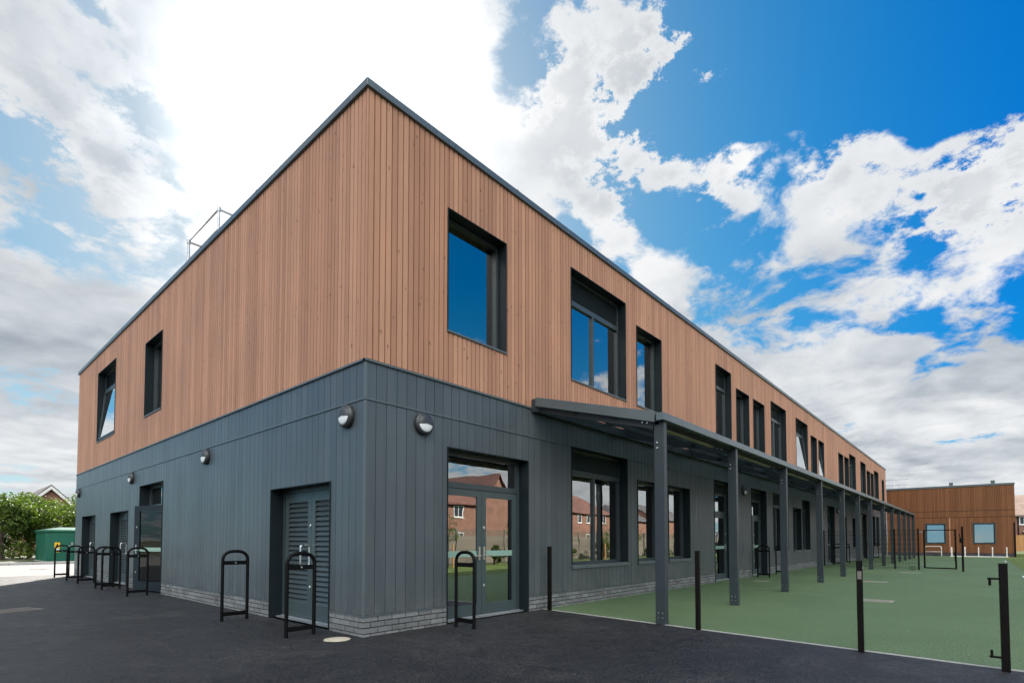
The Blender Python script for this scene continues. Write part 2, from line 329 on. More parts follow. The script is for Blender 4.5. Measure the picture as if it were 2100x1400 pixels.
M = {}
M['timber'] = mat_timber('larch_boards', (.375, .192, .122), (.520, .282, .182))
M['wing_timber'] = mat_timber('brown_boards', (.172, .068, .027), (.235, .098, .042), knot=False)
M['panel'] = mat_panel()
M['membrane'] = mat_plain('dark_membrane', (.012, .012, .013), .9)
M['trim'] = mat_plain('grey_trim', (.090, .115, .125), .38, .0, .08)
M['cap'] = mat_plain('parapet_metal', (.105, .135, .150), .34, .35, .08)
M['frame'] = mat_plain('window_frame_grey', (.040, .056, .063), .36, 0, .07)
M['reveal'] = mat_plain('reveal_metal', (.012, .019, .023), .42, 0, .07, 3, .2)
M['louvre'] = mat_plain('louvre_grey', (.042, .058, .063), .4, 0, .08)
M['door'] = mat_plain('door_grey', (.050, .073, .078), .38, 0, .08)
M['brick'] = mat_brick('grey_brick', (.165, .175, .178))
M['wing_brick'] = mat_brick('blue_brick', (.075, .070, .085))
M['mortar'] = mat_plain('dark_mortar', (.035, .036, .038), .95)
M['wing_mortar'] = mat_plain('wing_mortar', (.18, .17, .17), .95)
M['post'] = mat_plain('canopy_steel', (.032, .043, .051), .40, 0, .08, 3, .35)
M['black'] = mat_plain('black_powder_coat', (.004, .0042, .0048), .45, 0, .2, 3, .12)
M['fence_black'] = mat_plain('brown_black_steel', (.0055, .0042, .004), .45, 0, .2, 3, .12)
M['steel'] = mat_plain('brushed_steel', (.62, .63, .64), .28, .9, .06)
M['zinc'] = mat_plain('galvanised_steel', (.42, .44, .46), .42, .7, .15)
M['white'] = mat_plain('white_paint', (.74, .74, .72), .5, 0, .06)
M['diffuser'] = mat_plain('opal_diffuser', (.72, .76, .78), .3, 0, .03)
M['lampbody'] = mat_plain('lamp_body', (.038, .042, .045), .38, 0, .2, 9)
M['tarmac'] = mat_tarmac(); M['rubber'] = mat_rubber(); M['grass'] = mat_grass()
M['concrete'] = mat_concrete('pale_concrete', (.17, .162, .148), (.235, .225, .205), True)
M['kerb'] = mat_concrete('kerb_concrete', (.36, .36, .35), (.46, .46, .45))
M['earth'] = mat_concrete('earth', (.06, .07, .03), (.10, .10, .05))
M['glass'] = mat_glass()
M['clear_glass'] = mat_glass('clear_glass', (.40, .55, .52), 1.4, True, 0.0)
M['polycarb'] = mat_polycarb()
M['interior'] = mat_plain('interior_wall', (.16, .17, .17), .8)
M['floor'] = mat_plain('interior_floor', (.05, .06, .06), .5)
M['frost'] = mat_plain('frosted_film', (.24, .38, .32), .6, 0, .05)
M['batten'] = mat_plain('tan_batten', (.36, .30, .20), .6, 0, .1)
M['kiosk'] = mat_plain('green_grp', (.006, .105, .066), .4, 0, .12)
M['yellow'] = mat_plain('sign_yellow', (.80, .46, .02), .5, 0, .04)
M['sand'] = mat_concrete('sandy_grout', (.36, .33, .24), (.56, .52, .40))
M['iron'] = mat_plain('cast_iron', (.17, .155, .14), .6, .3, .3, 20)
M['rust'] = mat_plain('pink_grating', (.32, .27, .25), .7, 0, .2, 20)
M['redbrick'] = mat_wallbrick('red_brick', (.21, .078, .045), (.28, .115, .068), (.26, .23, .20))
M['tilered'] = mat_rooftile('red_roof_tile', (.17, .075, .055), (.22, .105, .075))
M['tilegrey'] = mat_rooftile('grey_roof_tile', (.085, .08, .08), (.13, .12, .12))
M['tilepale'] = mat_rooftile('pale_brown_tile', (.27, .20, .16), (.33, .25, .20))
M['fencewood'] = mat_timber('weathered_fence', (.15, .135, .11), (.22, .20, .16), knot=False)
M['gatewood'] = mat_timber('golden_fence', (.46, .24, .09), (.58, .33, .14), knot=False)
M['leaf'] = mat_leaf('hedge_leaf', (.026, .058, .011), (.125, .172, .030))
M['leafdark'] = mat_leaf('dark_leaf', (.02, .05, .012), (.055, .09, .02), .3)
M['bark'] = mat_plain('bark', (.09, .07, .05), .9, 0, .3, 12)
M['lightstrip'] = mat_emit('strip_light', (1, .95, .88), 3.0)

# ------------------------------------------------------------------ mesh helpers
class MB:
    def __init__(s): s.v = []; s.f = []
    def add(s, vs, fs):
        o = len(s.v); s.v += [tuple(x) for x in vs]; s.f += [tuple(i + o for i in f) for f in fs]; return s
    def box(s, x0, y0, z0, x1, y1, z1):
        a = [(x0, y0, z0), (x1, y0, z0), (x1, y1, z0), (x0, y1, z0), (x0, y0, z1), (x1, y0, z1), (x1, y1, z1), (x0, y1, z1)]
        return s.add(a, [(0, 3, 2, 1), (4, 5, 6, 7), (0, 1, 5, 4), (1, 2, 6, 5), (2, 3, 7, 6), (3, 0, 4, 7)])
    def hexa(s, pts): return s.add(pts, [(0, 3, 2, 1), (4, 5, 6, 7), (0, 1, 5, 4), (1, 2, 6, 5), (2, 3, 7, 6), (3, 0, 4, 7)])
    def prism(s, poly, a, b, axis='z'):
        n = len(poly)
        def mk(p, t): return (p[0], p[1], t) if axis == 'z' else ((p[0], t, p[1]) if axis == 'y' else (t, p[0], p[1]))
        vs = [mk(p, a) for p in poly] + [mk(p, b) for p in poly]
        fs = [tuple(range(n))[::-1], tuple(range(n, 2 * n))] + [(i, (i + 1) % n, n + (i + 1) % n, n + i) for i in range(n)]
        return s.add(vs, fs)
    def tube(s, path, r, seg=8, caps=True):
        path = [Vector(p) for p in path]; n = len(path); rings = []
        t0 = (path[1] - path[0]).normalized()
        up = Vector((0, 0, 1)) if abs(t0.z) < .9 else Vector((1, 0, 0))
        nrm = t0.cross(up).normalized()
        for i, p in enumerate(path):
            t = ((path[min(i + 1, n - 1)] - p).normalized() + (p - path[max(i - 1, 0)]).normalized()).normalized()
            nrm = (nrm - t * nrm.dot(t)).normalized(); bn = t.cross(nrm)
            rr = r[i] if isinstance(r, (list, tuple)) else r
            rings.append([p + (nrm * cos(2 * pi * k / seg) + bn * sin(2 * pi * k / seg)) * rr for k in range(seg)])
        vs = [v for ring in rings for v in ring]; fs = []
        for i in range(n - 1):
            for k in range(seg): fs.append((i * seg + k, i * seg + (k + 1) % seg, (i + 1) * seg + (k + 1) % seg, (i + 1) * seg + k))
        if caps: fs += [tuple(range(seg))[::-1], tuple((n - 1) * seg + k for k in range(seg))]
        return s.add(vs, fs)
    def lathe(s, prof, axis_fn, seg=32, a0=0.0, a1=2 * pi):
        """prof: (radius, height) pairs; axis_fn(rx, ry, h) -> point"""
        full = abs(a1 - a0 - 2 * pi) < 1e-6; m = seg if full else seg + 1; vs = []
        for r, h in prof:
            for k in range(m):
                a = a0 + (a1 - a0) * k / seg; vs.append(axis_fn(r * cos(a), r * sin(a), h))
        fs = []
        for i in range(len(prof) - 1):
            for k in range(seg):
                k2 = (k + 1) % m
                fs.append((i * m + k, i * m + k2, (i + 1) * m + k2, (i + 1) * m + k))
        return s.add(vs, fs)
    def mesh(s, name, mat, smooth=False, recalc=True):
        me = bpy.data.meshes.new(name); me.from_pydata(s.v, [], s.f)
        if recalc:
            bm = bmesh.new(); bm.from_mesh(me); bmesh.ops.recalc_face_normals(bm, faces=bm.faces); bm.to_mesh(me); bm.free()
        me.materials.append(mat)
        if smooth:
            me.polygons.foreach_set('use_smooth', [True] * len(me.polygons))
            me.set_sharp_from_angle(angle=radians(40))
        me.update(); return me
    def build(s, name, mat, parent=None, smooth=False, bevel=0.0, recalc=True):
        o = bpy.data.objects.new(name, s.mesh(name, mat, smooth, recalc)); C.objects.link(o); o.parent = parent
        if bevel:
            b = o.modifiers.new('bevel', 'BEVEL'); b.width = bevel; b.segments = 2; b.limit_method = 'ANGLE'
        return o

def tag(o, label=None, cat=None, group=None, kind=None):
    if label: o['label'] = label
    if cat: o['category'] = cat
    if group: o['group'] = group
    if kind: o['kind'] = kind
    return o

def thing(name, label, cat, loc=(0, 0, 0), rz=0.0, group=None):
    o = bpy.data.objects.new(name, None); C.objects.link(o); o.location = loc; o.rotation_euler = (0, 0, rz); o.empty_display_size = .2
    return tag(o, label, cat, group)

def copy_tree(o, parent=None):
    c = o.copy(); C.objects.link(c); c.parent = parent
    for ch in [k for k in C.objects if k.parent == o]: copy_tree(ch, c)
    return c

def place_copy(o, label, loc, rz=0.0):
    c = copy_tree(o); c.location = loc; c.rotation_euler = (0, 0, rz); c['label'] = label; return c

# ------------------------------------------------------------------ ground
def sheet(name, poly, z, mat, kind='structure'):
    m = MB(); m.add([(x, y, z) for x, y in poly], [tuple(range(len(poly)))])
    return tag(m.build(name, mat), kind=kind)

sheet('ground', [(-900, -900), (900, -900), (900, 900), (-900, 900)], -.012, M['earth'])
sheet('tarmac', [(-40, -30), (3.05, -30), (3.05, -7.1), (3.745, -.0), (3.745, .3), (0.3, .3), (.3, 19.2), (-40, 19.2)], 0.0, M['tarmac'])
sheet('playground_surface', [(3.08, -7.25), (51.6, -7.25), (51.6, .3), (3.77, .3), (3.77, 0)], .002, M['rubber'])
sheet('car_park', [(-40, 19.2), (40, 19.2), (40, 30.6), (-40, 30.6)], .002, M['concrete'])
sheet('lawn', [(3.08, -13.6), (70, -13.6), (70, -7.25), (3.08, -7.25)], .006, M['grass'])
sheet('verge', [(-60, 30.9), (60, 30.9), (60, 48), (-60, 48)], .05, M['earth'])
m = MB()
for i in range(60): m.box(-40 + i * .915, 30.6, -.02, -40 + i * .915 + .905, 30.75, .13)
tag(m.build('kerb', M['kerb'], bevel=.012), kind='structure')
# thin white edging between tarmac and playground
m = MB(); m.hexa([(3.738, 0, -.02), (3.764, 0, -.02), (3.079, -7.1, -.02), (3.053, -7.1, -.02), (3.738, 0, .010), (3.764, 0, .010), (3.079, -7.1, .010), (3.053, -7.1, .010)])
tag(m.build('edging_strip', M['kerb']), kind='structure')
m = MB(); m.box(20.3, -7.10, .004, 21.9, -7.02, .006); m.box(38.6, -7.1, .004, 40.4, -7.02, .006)
tag(m.build('painted_line', M['white']), kind='structure')
# ------------------------------------------------------------------ school building
school = thing('school_building', 'long two-storey school with larch boards above dark grey panels and flat roof', 'school')
RL, LL, TOP, CB, DB, EB = 51.16, 18.49, 7.37, 3.612, 3.10, .253

def fr(u, d, z): return (u, d, z)             # playground facade
def fl(u, d, z): return (d, u, z)             # facade along the car park side

def board_run(mb, fn, u0, u1, z0, z1, pitch, gap, d0, d1, ops, ch=.003):
    u = u0; 
    while u < u1 - 1e-4:
        ub = min(u + pitch, u1); a, b = u + gap / 2, ub - gap / 2
        cuts = sorted({a, b} | {o[k] for o in ops for k in (0, 1) if a < o[k] < b})
        for ca, cb in zip(cuts[:-1], cuts[1:]):
            if cb - ca < .004: continue
            mid = (ca + cb) / 2; segs = [(z0, z1)]
            for o in ops:
                if o[0] < mid < o[1]:
                    ns = []
                    for s0, s1 in segs:
                        if o[3] <= s0 or o[2] >= s1: ns.append((s0, s1)); continue
                        if o[2] > s0: ns.append((s0, o[2]))
                        if o[3] < s1: ns.append((o[3], s1))
                    segs = ns
            for s0, s1 in segs:
                if s1 - s0 < .01: continue
                c = min(ch, (cb - ca) * .2); e = random.uniform(-.0008, .0008)
                mb.hexa([fn(ca + c, d0 + e, s0), fn(cb - c, d0 + e, s0), fn(cb, d1, s0), fn(ca, d1, s0), fn(ca + c, d0 + e, s1), fn(cb - c, d0 + e, s1), fn(cb, d1, s1), fn(ca, d1, s1)])
        u += pitch

def backing(mb, fn, u0, u1, z0, z1, d0, d1, ops):
    us = sorted({u0, u1} | {o[k] for o in ops for k in (0, 1) if u0 < o[k] < u1})
    for a, b in zip(us[:-1], us[1:]):
        mid = (a + b) / 2; segs = [(z0, z1)]
        for o in ops:
            if o[0] < mid < o[1]:
                ns = []
                for s0, s1 in segs:
                    if o[3] <= s0 or o[2] >= s1: ns.append((s0, s1)); continue
                    if o[2] > s0: ns.append((s0, o[2]))
                    if o[3] < s1: ns.append((o[3], s1))
                segs = ns
        for s0, s1 in segs:
            p, q = fn(a, d0, s0), fn(b, d1, s1)
            mb.box(min(p[0], q[0]), min(p[1], q[1]), s0, max(p[0], q[0]), max(p[1], q[1]), s1)

def fbox(mb, fn, u0, d0, z0, u1, d1, z1):
    p, q = fn(u0, d0, z0), fn(u1, d1, z1)
    mb.box(min(p[0], q[0]), min(p[1], q[1]), min(z0, z1), max(p[0], q[0]), max(p[1], q[1]), max(z0, z1))

def brick_run(mb, fn, u0, u1, ops, top=EB, d0=0.0, d1=.1, first=0):
    row = 0; z1 = top
    while z1 > -.02:
        z0 = z1 - .062; u = u0 - (.1125 if (row + first) % 2 else 0)
        while u < u1:
            a, b = max(u + .0065, u0), min(u + .2185, u1)
            if u < u0: a = u0
            segs = [(a, b)]
            for o in ops:
                if o[2] < .2:
                    ns = []
                    for s0, s1 in segs:
                        if o[1] <= s0 or o[0] >= s1: ns.append((s0, s1)); continue
                        if o[0] > s0: ns.append((s0, o[0]))
                        if o[1] < s1: ns.append((o[1], s1))
                    segs = ns
            for s0, s1 in segs:
                if s1 - s0 > .015:
                    e = random.uniform(-.0015, .0015); fbox(mb, fn, s0, d0 + e, z0, s1, d1, z1)
            u += .225
        z1 -= .075; row += 1

# openings: (u0, u1, z0, z1, louvre?, panes, kind)
UP = [(1.41, 2.74, 4.41, 6.31, 0, 1, 'w'), (4.64, 6.80, 4.41, 6.66, 1, 2, 'w'), (7.30, 8.60, 4.41, 6.31, 0, 1, 'w'),
      (12.30, 13.62, 4.41, 6.66, 1, 1, 'w'), (14.10, 15.40, 4.41, 6.30, 0, 1, 'w'), (15.86, 17.15, 4.41, 6.30, 0, 1, 'w'),
      (17.99, 20.10, 4.41, 6.65, 1, 2, 'w'), (21.69, 23.77, 4.41, 6.65, 1, 1, 'open'), (24.41, 25.62, 4.41, 6.28, 0, 1, 'w'),
      (25.99, 27.22, 4.41, 6.28, 0, 1, 'open'), (30.97, 32.38, 4.41, 6.26, 0, 1, 'w'), (32.72, 34.10, 4.41, 6.26, 0, 1, 'w'),
      (34.32, 36.48, 4.41, 6.62, 1, 2, 'w'), (38.40, 40.51, 4.41, 6.62, 1, 2, 'w'), (41.0, 42.5, 4.41, 6.25, 0, 1, 'w'),
      (42.80, 44.17, 4.41, 6.25, 0, 1, 'w'), (44.5, 46.76, 4.41, 6.60, 1, 2, 'w'), (48.70, 49.98, 4.41, 6.25, 0, 1, 'w')]
LO = [(1.42, 3.32, 0.0, 2.65, 0, 2, 'door'), (4.64, 6.83, .75, 3.09, 1, 2, 'w'), (7.30, 8.62, .75, 2.66, 0, 1, 'w'), (8.92, 10.26, .75, 2.66, 0, 1, 'w'),
      (12.06, 13.66, 0, 3.085, 1, 1, 'door'), (15.49, 17.22, 0, 3.085, 1, 2, 'door'), (18.10, 20.2, .81, 3.085, 1, 2, 'w'),
      (20.98, 22.34, .81, 2.66, 0, 1, 'w'), (22.58, 23.92, .81, 3.085, 1, 1, 'w'), (27.80, 29.53, 0, 3.085, 1, 2, 'door'),
      (31.86, 33.0, 0, 2.66, 0, 1, 'door'), (34.98, 36.3, .81, 2.66, 0, 1, 'w'), (38.69, 40.4, 0, 3.085, 1, 2, 'door'),
      (42.98, 44.45, .81, 3.075, 1, 1, 'w'), (45.05, 46.5, .81, 3.075, 1, 1, 'w'), (48.76, 50.19, 0, 2.67, 0, 1, 'door')]
LU = [(13.14, 15.42, 4.41, 6.66, 1, 1, 'open'), (8.68, 10.08, 4.41, 6.32, 0, 1, 'w')]
LG = [(.83, 2.70, 0, 2.075, 0, 2, 'louvre'), (8.40, 10.30, 0, 2.65, 0, 2, 'ajar'), (11.42, 13.32, 0, 2.065, 0, 2, 'louvre'), (15.34, 17.28, 0, 2.07, 0, 2, 'louvre')]

for fn, length, up, lo in ((fr, RL, UP, LO), (fl, LL, LU, LG)):
    s = 0.0 if fn is fr else .03
    ops = up + lo
    m = MB(); board_run(m, fn, s + .012, length, CB + .02, TOP - .09, .0952, .0115, 0, .022, up, .004); m.build('timber_cladding', M['timber'], school)
    m = MB(); board_run(m, fn, s, length, EB + .022, DB - .014, .1667, .006, .0, .012, lo, .0015)
    board_run(m, fn, s, length, DB + .006, CB - .02, .1667, .006, -.004, .010, [], .0015); m.build('panel_cladding', M['panel'], school)
    dl = sorted([0 if fn is fr else .1] + [v for o in lo if o[2] < .2 for v in (o[0], o[1])] + [length])
    for pa, pb in zip(dl[0::2], dl[1::2]):
        m = MB(); brick_run(m, fn, pa, pb, [], first=0 if fn is fr else 1); m.build('brick_plinth', M['brick'], school)
    m = MB(); backing(m, fn, .03 if fn is fr else .28, length, .27, TOP - .15, .026, .28, ops); backing(m, fn, .012 if fn is fr else .28, length, -.1, .262, .012, .279, ops); m.build('wall', M['membrane'], school)
    # trims: flashing under the boards, joint strip, drip above the bricks
    m = MB(); e = -.03
    fbox(m, fn, -.03 if fn is fr else -.0285, e, CB - .022, length + .01, .02, CB + .004)
    fbox(m, fn, -.012 if fn is fr else .011, -.014, DB - .016, length, .012, DB + .004)
    us = sorted([0] + [v for o in lo if o[2] < .2 for v in (o[0], o[1])] + [length])
    for a, b in zip(us[0::2], us[1::2]): fbox(m, fn, a - (.012 if a == 0 and fn is fr else -.011 if a == 0 else 0), -.012, EB + .002, b, .02, EB + .018)
    m.build('flashing', M['trim'], school)
# corner posts
m = MB(); m.box(-.006, -.006, EB + .02, .028, .0275, DB - .017); m.box(-.010, -.010, DB + .005, .028, .0275, CB - .023); m.build('corner_trim', M['trim'], school, bevel=.003)
m = MB(); m.box(-.004, -.004, CB + .006, .0115, .0295, TOP - .09); m.build('corner_board', M['timber'], school)
# parapet cap
m = MB(); c0, c1 = TOP - .106, TOP
m.box(-.04, -.04, c0, RL + .05, .34, c1); m.box(-.04, .341, c0, .34, LL + .05, c1)
m.build('parapet_cap', M['cap'], school, bevel=.006)
for i in range(1, 17): MB().box(i * 3.0 - .02, -.043, c0 - .002, i * 3.0 + .02, .345, c1 + .003).build('cap_joint_cover', M['cap'], school)
for i in range(1, 6): MB().box(-.043, i * 3.0 + .38, c0 - .002, .345, i * 3.0 + .42, c1 + .003).build('cap_joint_cover', M['cap'], school)
# closing walls, slabs and rooms
m = MB(); m.box(.3, LL - .28, -.1, RL, LL, TOP - .12); m.box(RL - .28, .3, -.1, RL - .001, LL - .29, TOP - .12); m.build('rear_wall', M['panel'], school)
m = MB(); m.box(.281, .281, 7.0, RL - .29, LL - .29, 7.16); m.build('roof', M['iron'], school)
m = MB(); m.box(.281, .281, 3.2, RL - .29, LL - .29, 3.9)
for x in (4.0, 11.2, 14.8, 21.3, 29.8, 38.0, 46.5): m.box(x - .06, .282, .03, x + .06, 6.0, 3.19); m.box(x - .06 - .3, .282, 3.91, x + .06 - .3, 6.0, 6.99)
for y in (5.0, 7.6, 11.0, 14.2): m.box(.282, y - .06, .03, 5.0, y + .06, 3.19)
m.box(4.2, 6.01, .03, RL - .3, 6.15, 3.19); m.box(4.2, 6.01, 3.91, RL - .3, 6.15, 6.99); m.box(5.01, 6.3, .03, 5.15, LL - .3, 6.99 - 3.81); m.box(5.01, 6.3, 3.91, 5.15, LL - .3, 6.99)
m.build('interior_partition', M['interior'], school)
m = MB(); m.box(.281, .281, -.05, RL - .29, LL - .29, .02); m.build('interior_floor', M['floor'], school)
# air bricks in the plinth
for fn, us in ((fr, (5.6, 9.35, 14.4, 19.0, 25.2)), (fl, (4.9, 7.6))):
    for u in us:
        m = MB(); fbox(m, fn, u, -.006, .105, u + .21, .01, .165)
        for k in range(4): fbox(m, fn, u + .012, -.012, .112 + k * .013, u + .198, -.0055, .118 + k * .013)
        m.build('air_brick', M['iron'], school)

def slats(mb, fn, u0, u1, z0, z1, d, pitch, depth=.05, th=.004):
    n = max(1, int((z1 - z0) / pitch)); pt = (z1 - z0) / n
    for i in range(n):
        z = z0 + i * pt
        pts = [(d, z), (d + depth, z + pt * .92), (d + depth, z + pt * .92 + th), (d, z + th)]
        vs = [fn(u0, *p) for p in pts] + [fn(u1, *p) for p in pts]
        mb.add(vs, [(0, 1, 2, 3), (7, 6, 5, 4), (0, 4, 5, 1), (1, 5, 6, 2), (2, 6, 7, 3), (3, 7, 4, 0)])

def rect_frame(mb, fn, u0, u1, z0, z1, d0, d1, w, wb=None, wt=None):
    wb = wb or w; wt = wt or w
    fbox(mb, fn, u0, d0, z0, u0 + w, d1, z1); fbox(mb, fn, u1 - w, d0, z0, u1, d1, z1)
    fbox(mb, fn, u0 + w, d0, z0, u1 - w, d1, z0 + wb); fbox(mb, fn, u0 + w, d0, z1 - wt, u1 - w, d1, z1)

def pane(fn, u0, u1, z0, z1, d, par):
    m = MB(); fbox(m, fn, u0, d, z0, u1, d + .012, z1); return m.build('pane', M['glass'], par)

RD = .20
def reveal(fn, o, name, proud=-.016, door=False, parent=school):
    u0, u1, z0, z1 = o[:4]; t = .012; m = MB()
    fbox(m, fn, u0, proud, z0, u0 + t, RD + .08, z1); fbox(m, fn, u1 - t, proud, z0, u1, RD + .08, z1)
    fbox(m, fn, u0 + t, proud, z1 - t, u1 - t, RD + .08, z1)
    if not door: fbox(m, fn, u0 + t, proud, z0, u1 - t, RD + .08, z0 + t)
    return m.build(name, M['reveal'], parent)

def window(fn, o):
    u0, u1, z0, z1, louv, n, kind = o
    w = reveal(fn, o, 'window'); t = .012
    a, b, c, d = u0 + t, u1 - t, z0 + t, z1 - t
    zt = d
    m = MB(); F0, F1 = RD - .02, RD + .07
    if louv:
        zt = z1 - .47 if z0 < 2 else z1 - .56
        l = MB(); slats(l, fn, a + .05, b - .05, zt + .06, d - .05, RD, .034, .03); fbox(l, fn, a + .05, RD + .045, zt + .05, b - .05, RD + .055, d - .05); l.build('louvre', M['louvre'], w)
        rect_frame(m, fn, a, b, zt + .0005, d, F0, F1, .05)
    rect_frame(m, fn, a, b, c, zt, F0, F1, .055, .06, .055)
    edges = [a + .055 + (b - a - .11) * i / n for i in range(n + 1)]
    for e in edges[1:-1]: fbox(m, fn, e - .035, F0 + .002, c + .06, e + .035, F1 - .002, zt - .055)
    m.build('frame', M['frame'], w)
    for i in range(n):
        x0 = edges[i] + (.035 if i else 0); x1 = edges[i + 1] - (.035 if i < n - 1 else 0)
        y0, y1 = c + .06, zt - .055
        if kind == 'open' and i == n - 1:
            # top-hung sash pushed open at the bottom
            ang = radians(5.2); H = y1 - y0
            def tl(u, dd, zz, fn=fn): 
                dz = zz - y1; dd2 = dd - RD
                return fn(u, RD - .02 + dd2 * cos(ang) + dz * sin(ang), y1 + dz * cos(ang) - dd2 * sin(ang) * 0)
            s_ = MB()
            for (p0, p1, q0, q1) in ((x0, x0 + .05, y0, y1), (x1 - .05, x1, y0, y1), (x0 + .05, x1 - .05, y0, y0 + .05), (x0 + .05, x1 - .05, y1 - .05, y1)):
                s_.hexa([tl(p0, RD - .03, q0), tl(p1, RD - .03, q0), tl(p1, RD + .03, q0), tl(p0, RD + .03, q0), tl(p0, RD - .03, q1), tl(p1, RD - .03, q1), tl(p1, RD + .03, q1), tl(p0, RD + .03, q1)])
            sash = s_.build('opening_sash', M['frame'], w)
            g = MB(); p0, p1, q0, q1 = x0 + .045, x1 - .045, y0 + .045, y1 - .045
            g.hexa([tl(p0, RD - .012, q0), tl(p1, RD - .012, q0), tl(p1, RD + .0, q0), tl(p0, RD + .0, q0), tl(p0, RD - .012, q1), tl(p1, RD - .012, q1), tl(p1, RD + .0, q1), tl(p0, RD + .0, q1)])
            g.build('pane', M['glass'], w)
        else:
            pane(fn, x0 - .01, x1 + .01, y0 - .01, y1 + .01, RD + .022, w)
    m = MB(); pj = -.035 if z0 < 2 else -.022
    fbox(m, fn, u0 - .01, pj, z0 - .012, u1 + .01, .03, z0 + .010 + .006); 
    if z0 < 2: fbox(m, fn, u0 - .01, pj, z0 - .055, u1 + .01, pj + .006, z0 - .0125)
    m.build('sill', M['trim'], w)
    return w

def lever(fn, u, z, d, side, par):
    m = MB(); fbox(m, fn, u - .02, d - .012, z - .11, u + .02, d, z + .11); fbox(m, fn, u - .01, d - .055, z - .045, u + .01, d - .012, z - .025)
    fbox(m, fn, min(u, u + side * .12), d - .062, z - .047, max(u, u + side * .12), d - .043, z - .023)
    return m.build('handle', M['steel'], par, bevel=.003)

def lock(fn, u, z, d, par):
    m = MB(); m.lathe([(0, -.016), (.016, -.016), (.02, -.01), (.02, .0)], lambda a, b, h: fn(u + a, d + h, z + b * 1.5), 12)
    return m.build('lock', M['steel'], par, smooth=True)

def door(fn, o):
    u0, u1, z0, z1, louv, n, kind = o
    w = reveal(fn, o, 'door', door=True); t = .012
    a, b, d = u0 + t, u1 - t, z1 - t
    zl = 2.07
    m = MB(); F0, F1 = RD, RD + .08
    rect = [(a, a + .06, 0.0, d), (b - .06, b, 0.0, d)]
    for p in rect: fbox(m, fn, p[0], F0, .03, p[1], F1, p[3])
    fbox(m, fn, a + .06, F0, d - .06, b - .06, F1, d)
    if kind != 'louvre':
        fbox(m, fn, a + .06, F0, zl, b - .06, F1, zl + .09)
        zp = d - .06
        if louv:
            zp = d - .42; fbox(m, fn, a + .06, F0, zp, b - .06, F1, zp + .06)
            l = MB(); slats(l, fn, a + .06, b - .06, zp + .06, d - .06, RD + .01, .034, .03); fbox(l, fn, a + .06, RD + .05, zp + .06, b - .06, RD + .06, d - .06); l.build('louvre', M['louvre'], w)
        pane(fn, a + .055, b - .055, zl + .085, zp + .005, RD + .03, w)
    else: zl = d - .06
    m.build('frame', M['frame'], w)
    m = MB(); fbox(m, fn, a, .10, 0.0, b, RD + .1, .022); fbox(m, fn, a + .02, .17, .022, b - .02, .20, .034); m.build('threshold', M['zinc'], w)
    if kind == 'ajar': return w
    L0, L1 = a + .062, b - .062; ed = [L0 + (L1 - L0) * i / n for i in range(n + 1)]
    for i in range(n):
        x0, x1 = ed[i] + .003, ed[i + 1] - .003; zb, zc = .035, zl - .003
        D0, D1 = RD + .012, RD + .062
        m = MB()
        if kind == 'louvre':
            rect_frame(m, fn, x0, x1, zb, zc, D0, D1, .11, .22, .15)
            leaf = m.build('door_leaf', M['door'], w)
            l = MB(); slats(l, fn, x0 + .11, x1 - .11, zb + .22, zc - .15, D0 + .004, .074, .042, .008); fbox(l, fn, x0 + .11, D1 - .012, zb + .22, x1 - .11, D1 - .004, zc - .15)
            l.build('louvre', M['louvre'], w)
        else:
            rect_frame(m, fn, x0, x1, zb, zc, D0, D1, .10, .17, .11)
            leaf = m.build('door_leaf', M['door'], w)
            pane(fn, x0 + .095, x1 - .095, zb + .165, zc - .105, RD + .03, w)
            f = MB(); fbox(f, fn, x0 + .1, RD + .026, .98, x1 - .1, RD + .0285, 1.075); f.build('manifestation_film', M['frost'], w)
    mid = ed[1] if n == 2 else ed[1] - .05
    if kind == 'louvre':
        # D pull handle on the leaf next to the meeting stile, two locks
        uh = ed[1] + .045
        m = MB(); c = .03; q0, q1, w0, w1 = RD - .135, RD + .006, .86, 1.17; pth = []
        for cx_, cz_, s0 in ((q1 - c, w1 - c, 0), (q0 + c, w1 - c, 90), (q0 + c, w0 + c, 180), (q1 - c, w0 + c, 270)):
            for k in range(5): an = radians(s0 + k * 22.5); pth.append(fn(uh, cx_ + c * cos(an), cz_ + c * sin(an)))
        pth.append(pth[0]); m.tube(pth, .016, 8)
        m.build('pull_handle', M['steel'], w, smooth=True)
        lock(fn, ed[1] + (.02 if fn is fl else -.02), 1.47, RD + .012, w); lock(fn, ed[1] + .02, .52, RD + .012, w)
    else:
        if n == 2: lever(fn, mid - .055, 1.03, RD + .012, -1, w); lever(fn, mid + .055, 1.03, RD + .012, 1, w); lock(fn, mid + .05, 1.45, RD + .012, w); lock(fn, mid + .05, .50, RD + .012, w)
        else: lever(fn, mid, 1.03, RD + .012, -1, w); lock(fn, mid, 1.45, RD + .012, w)
    return w

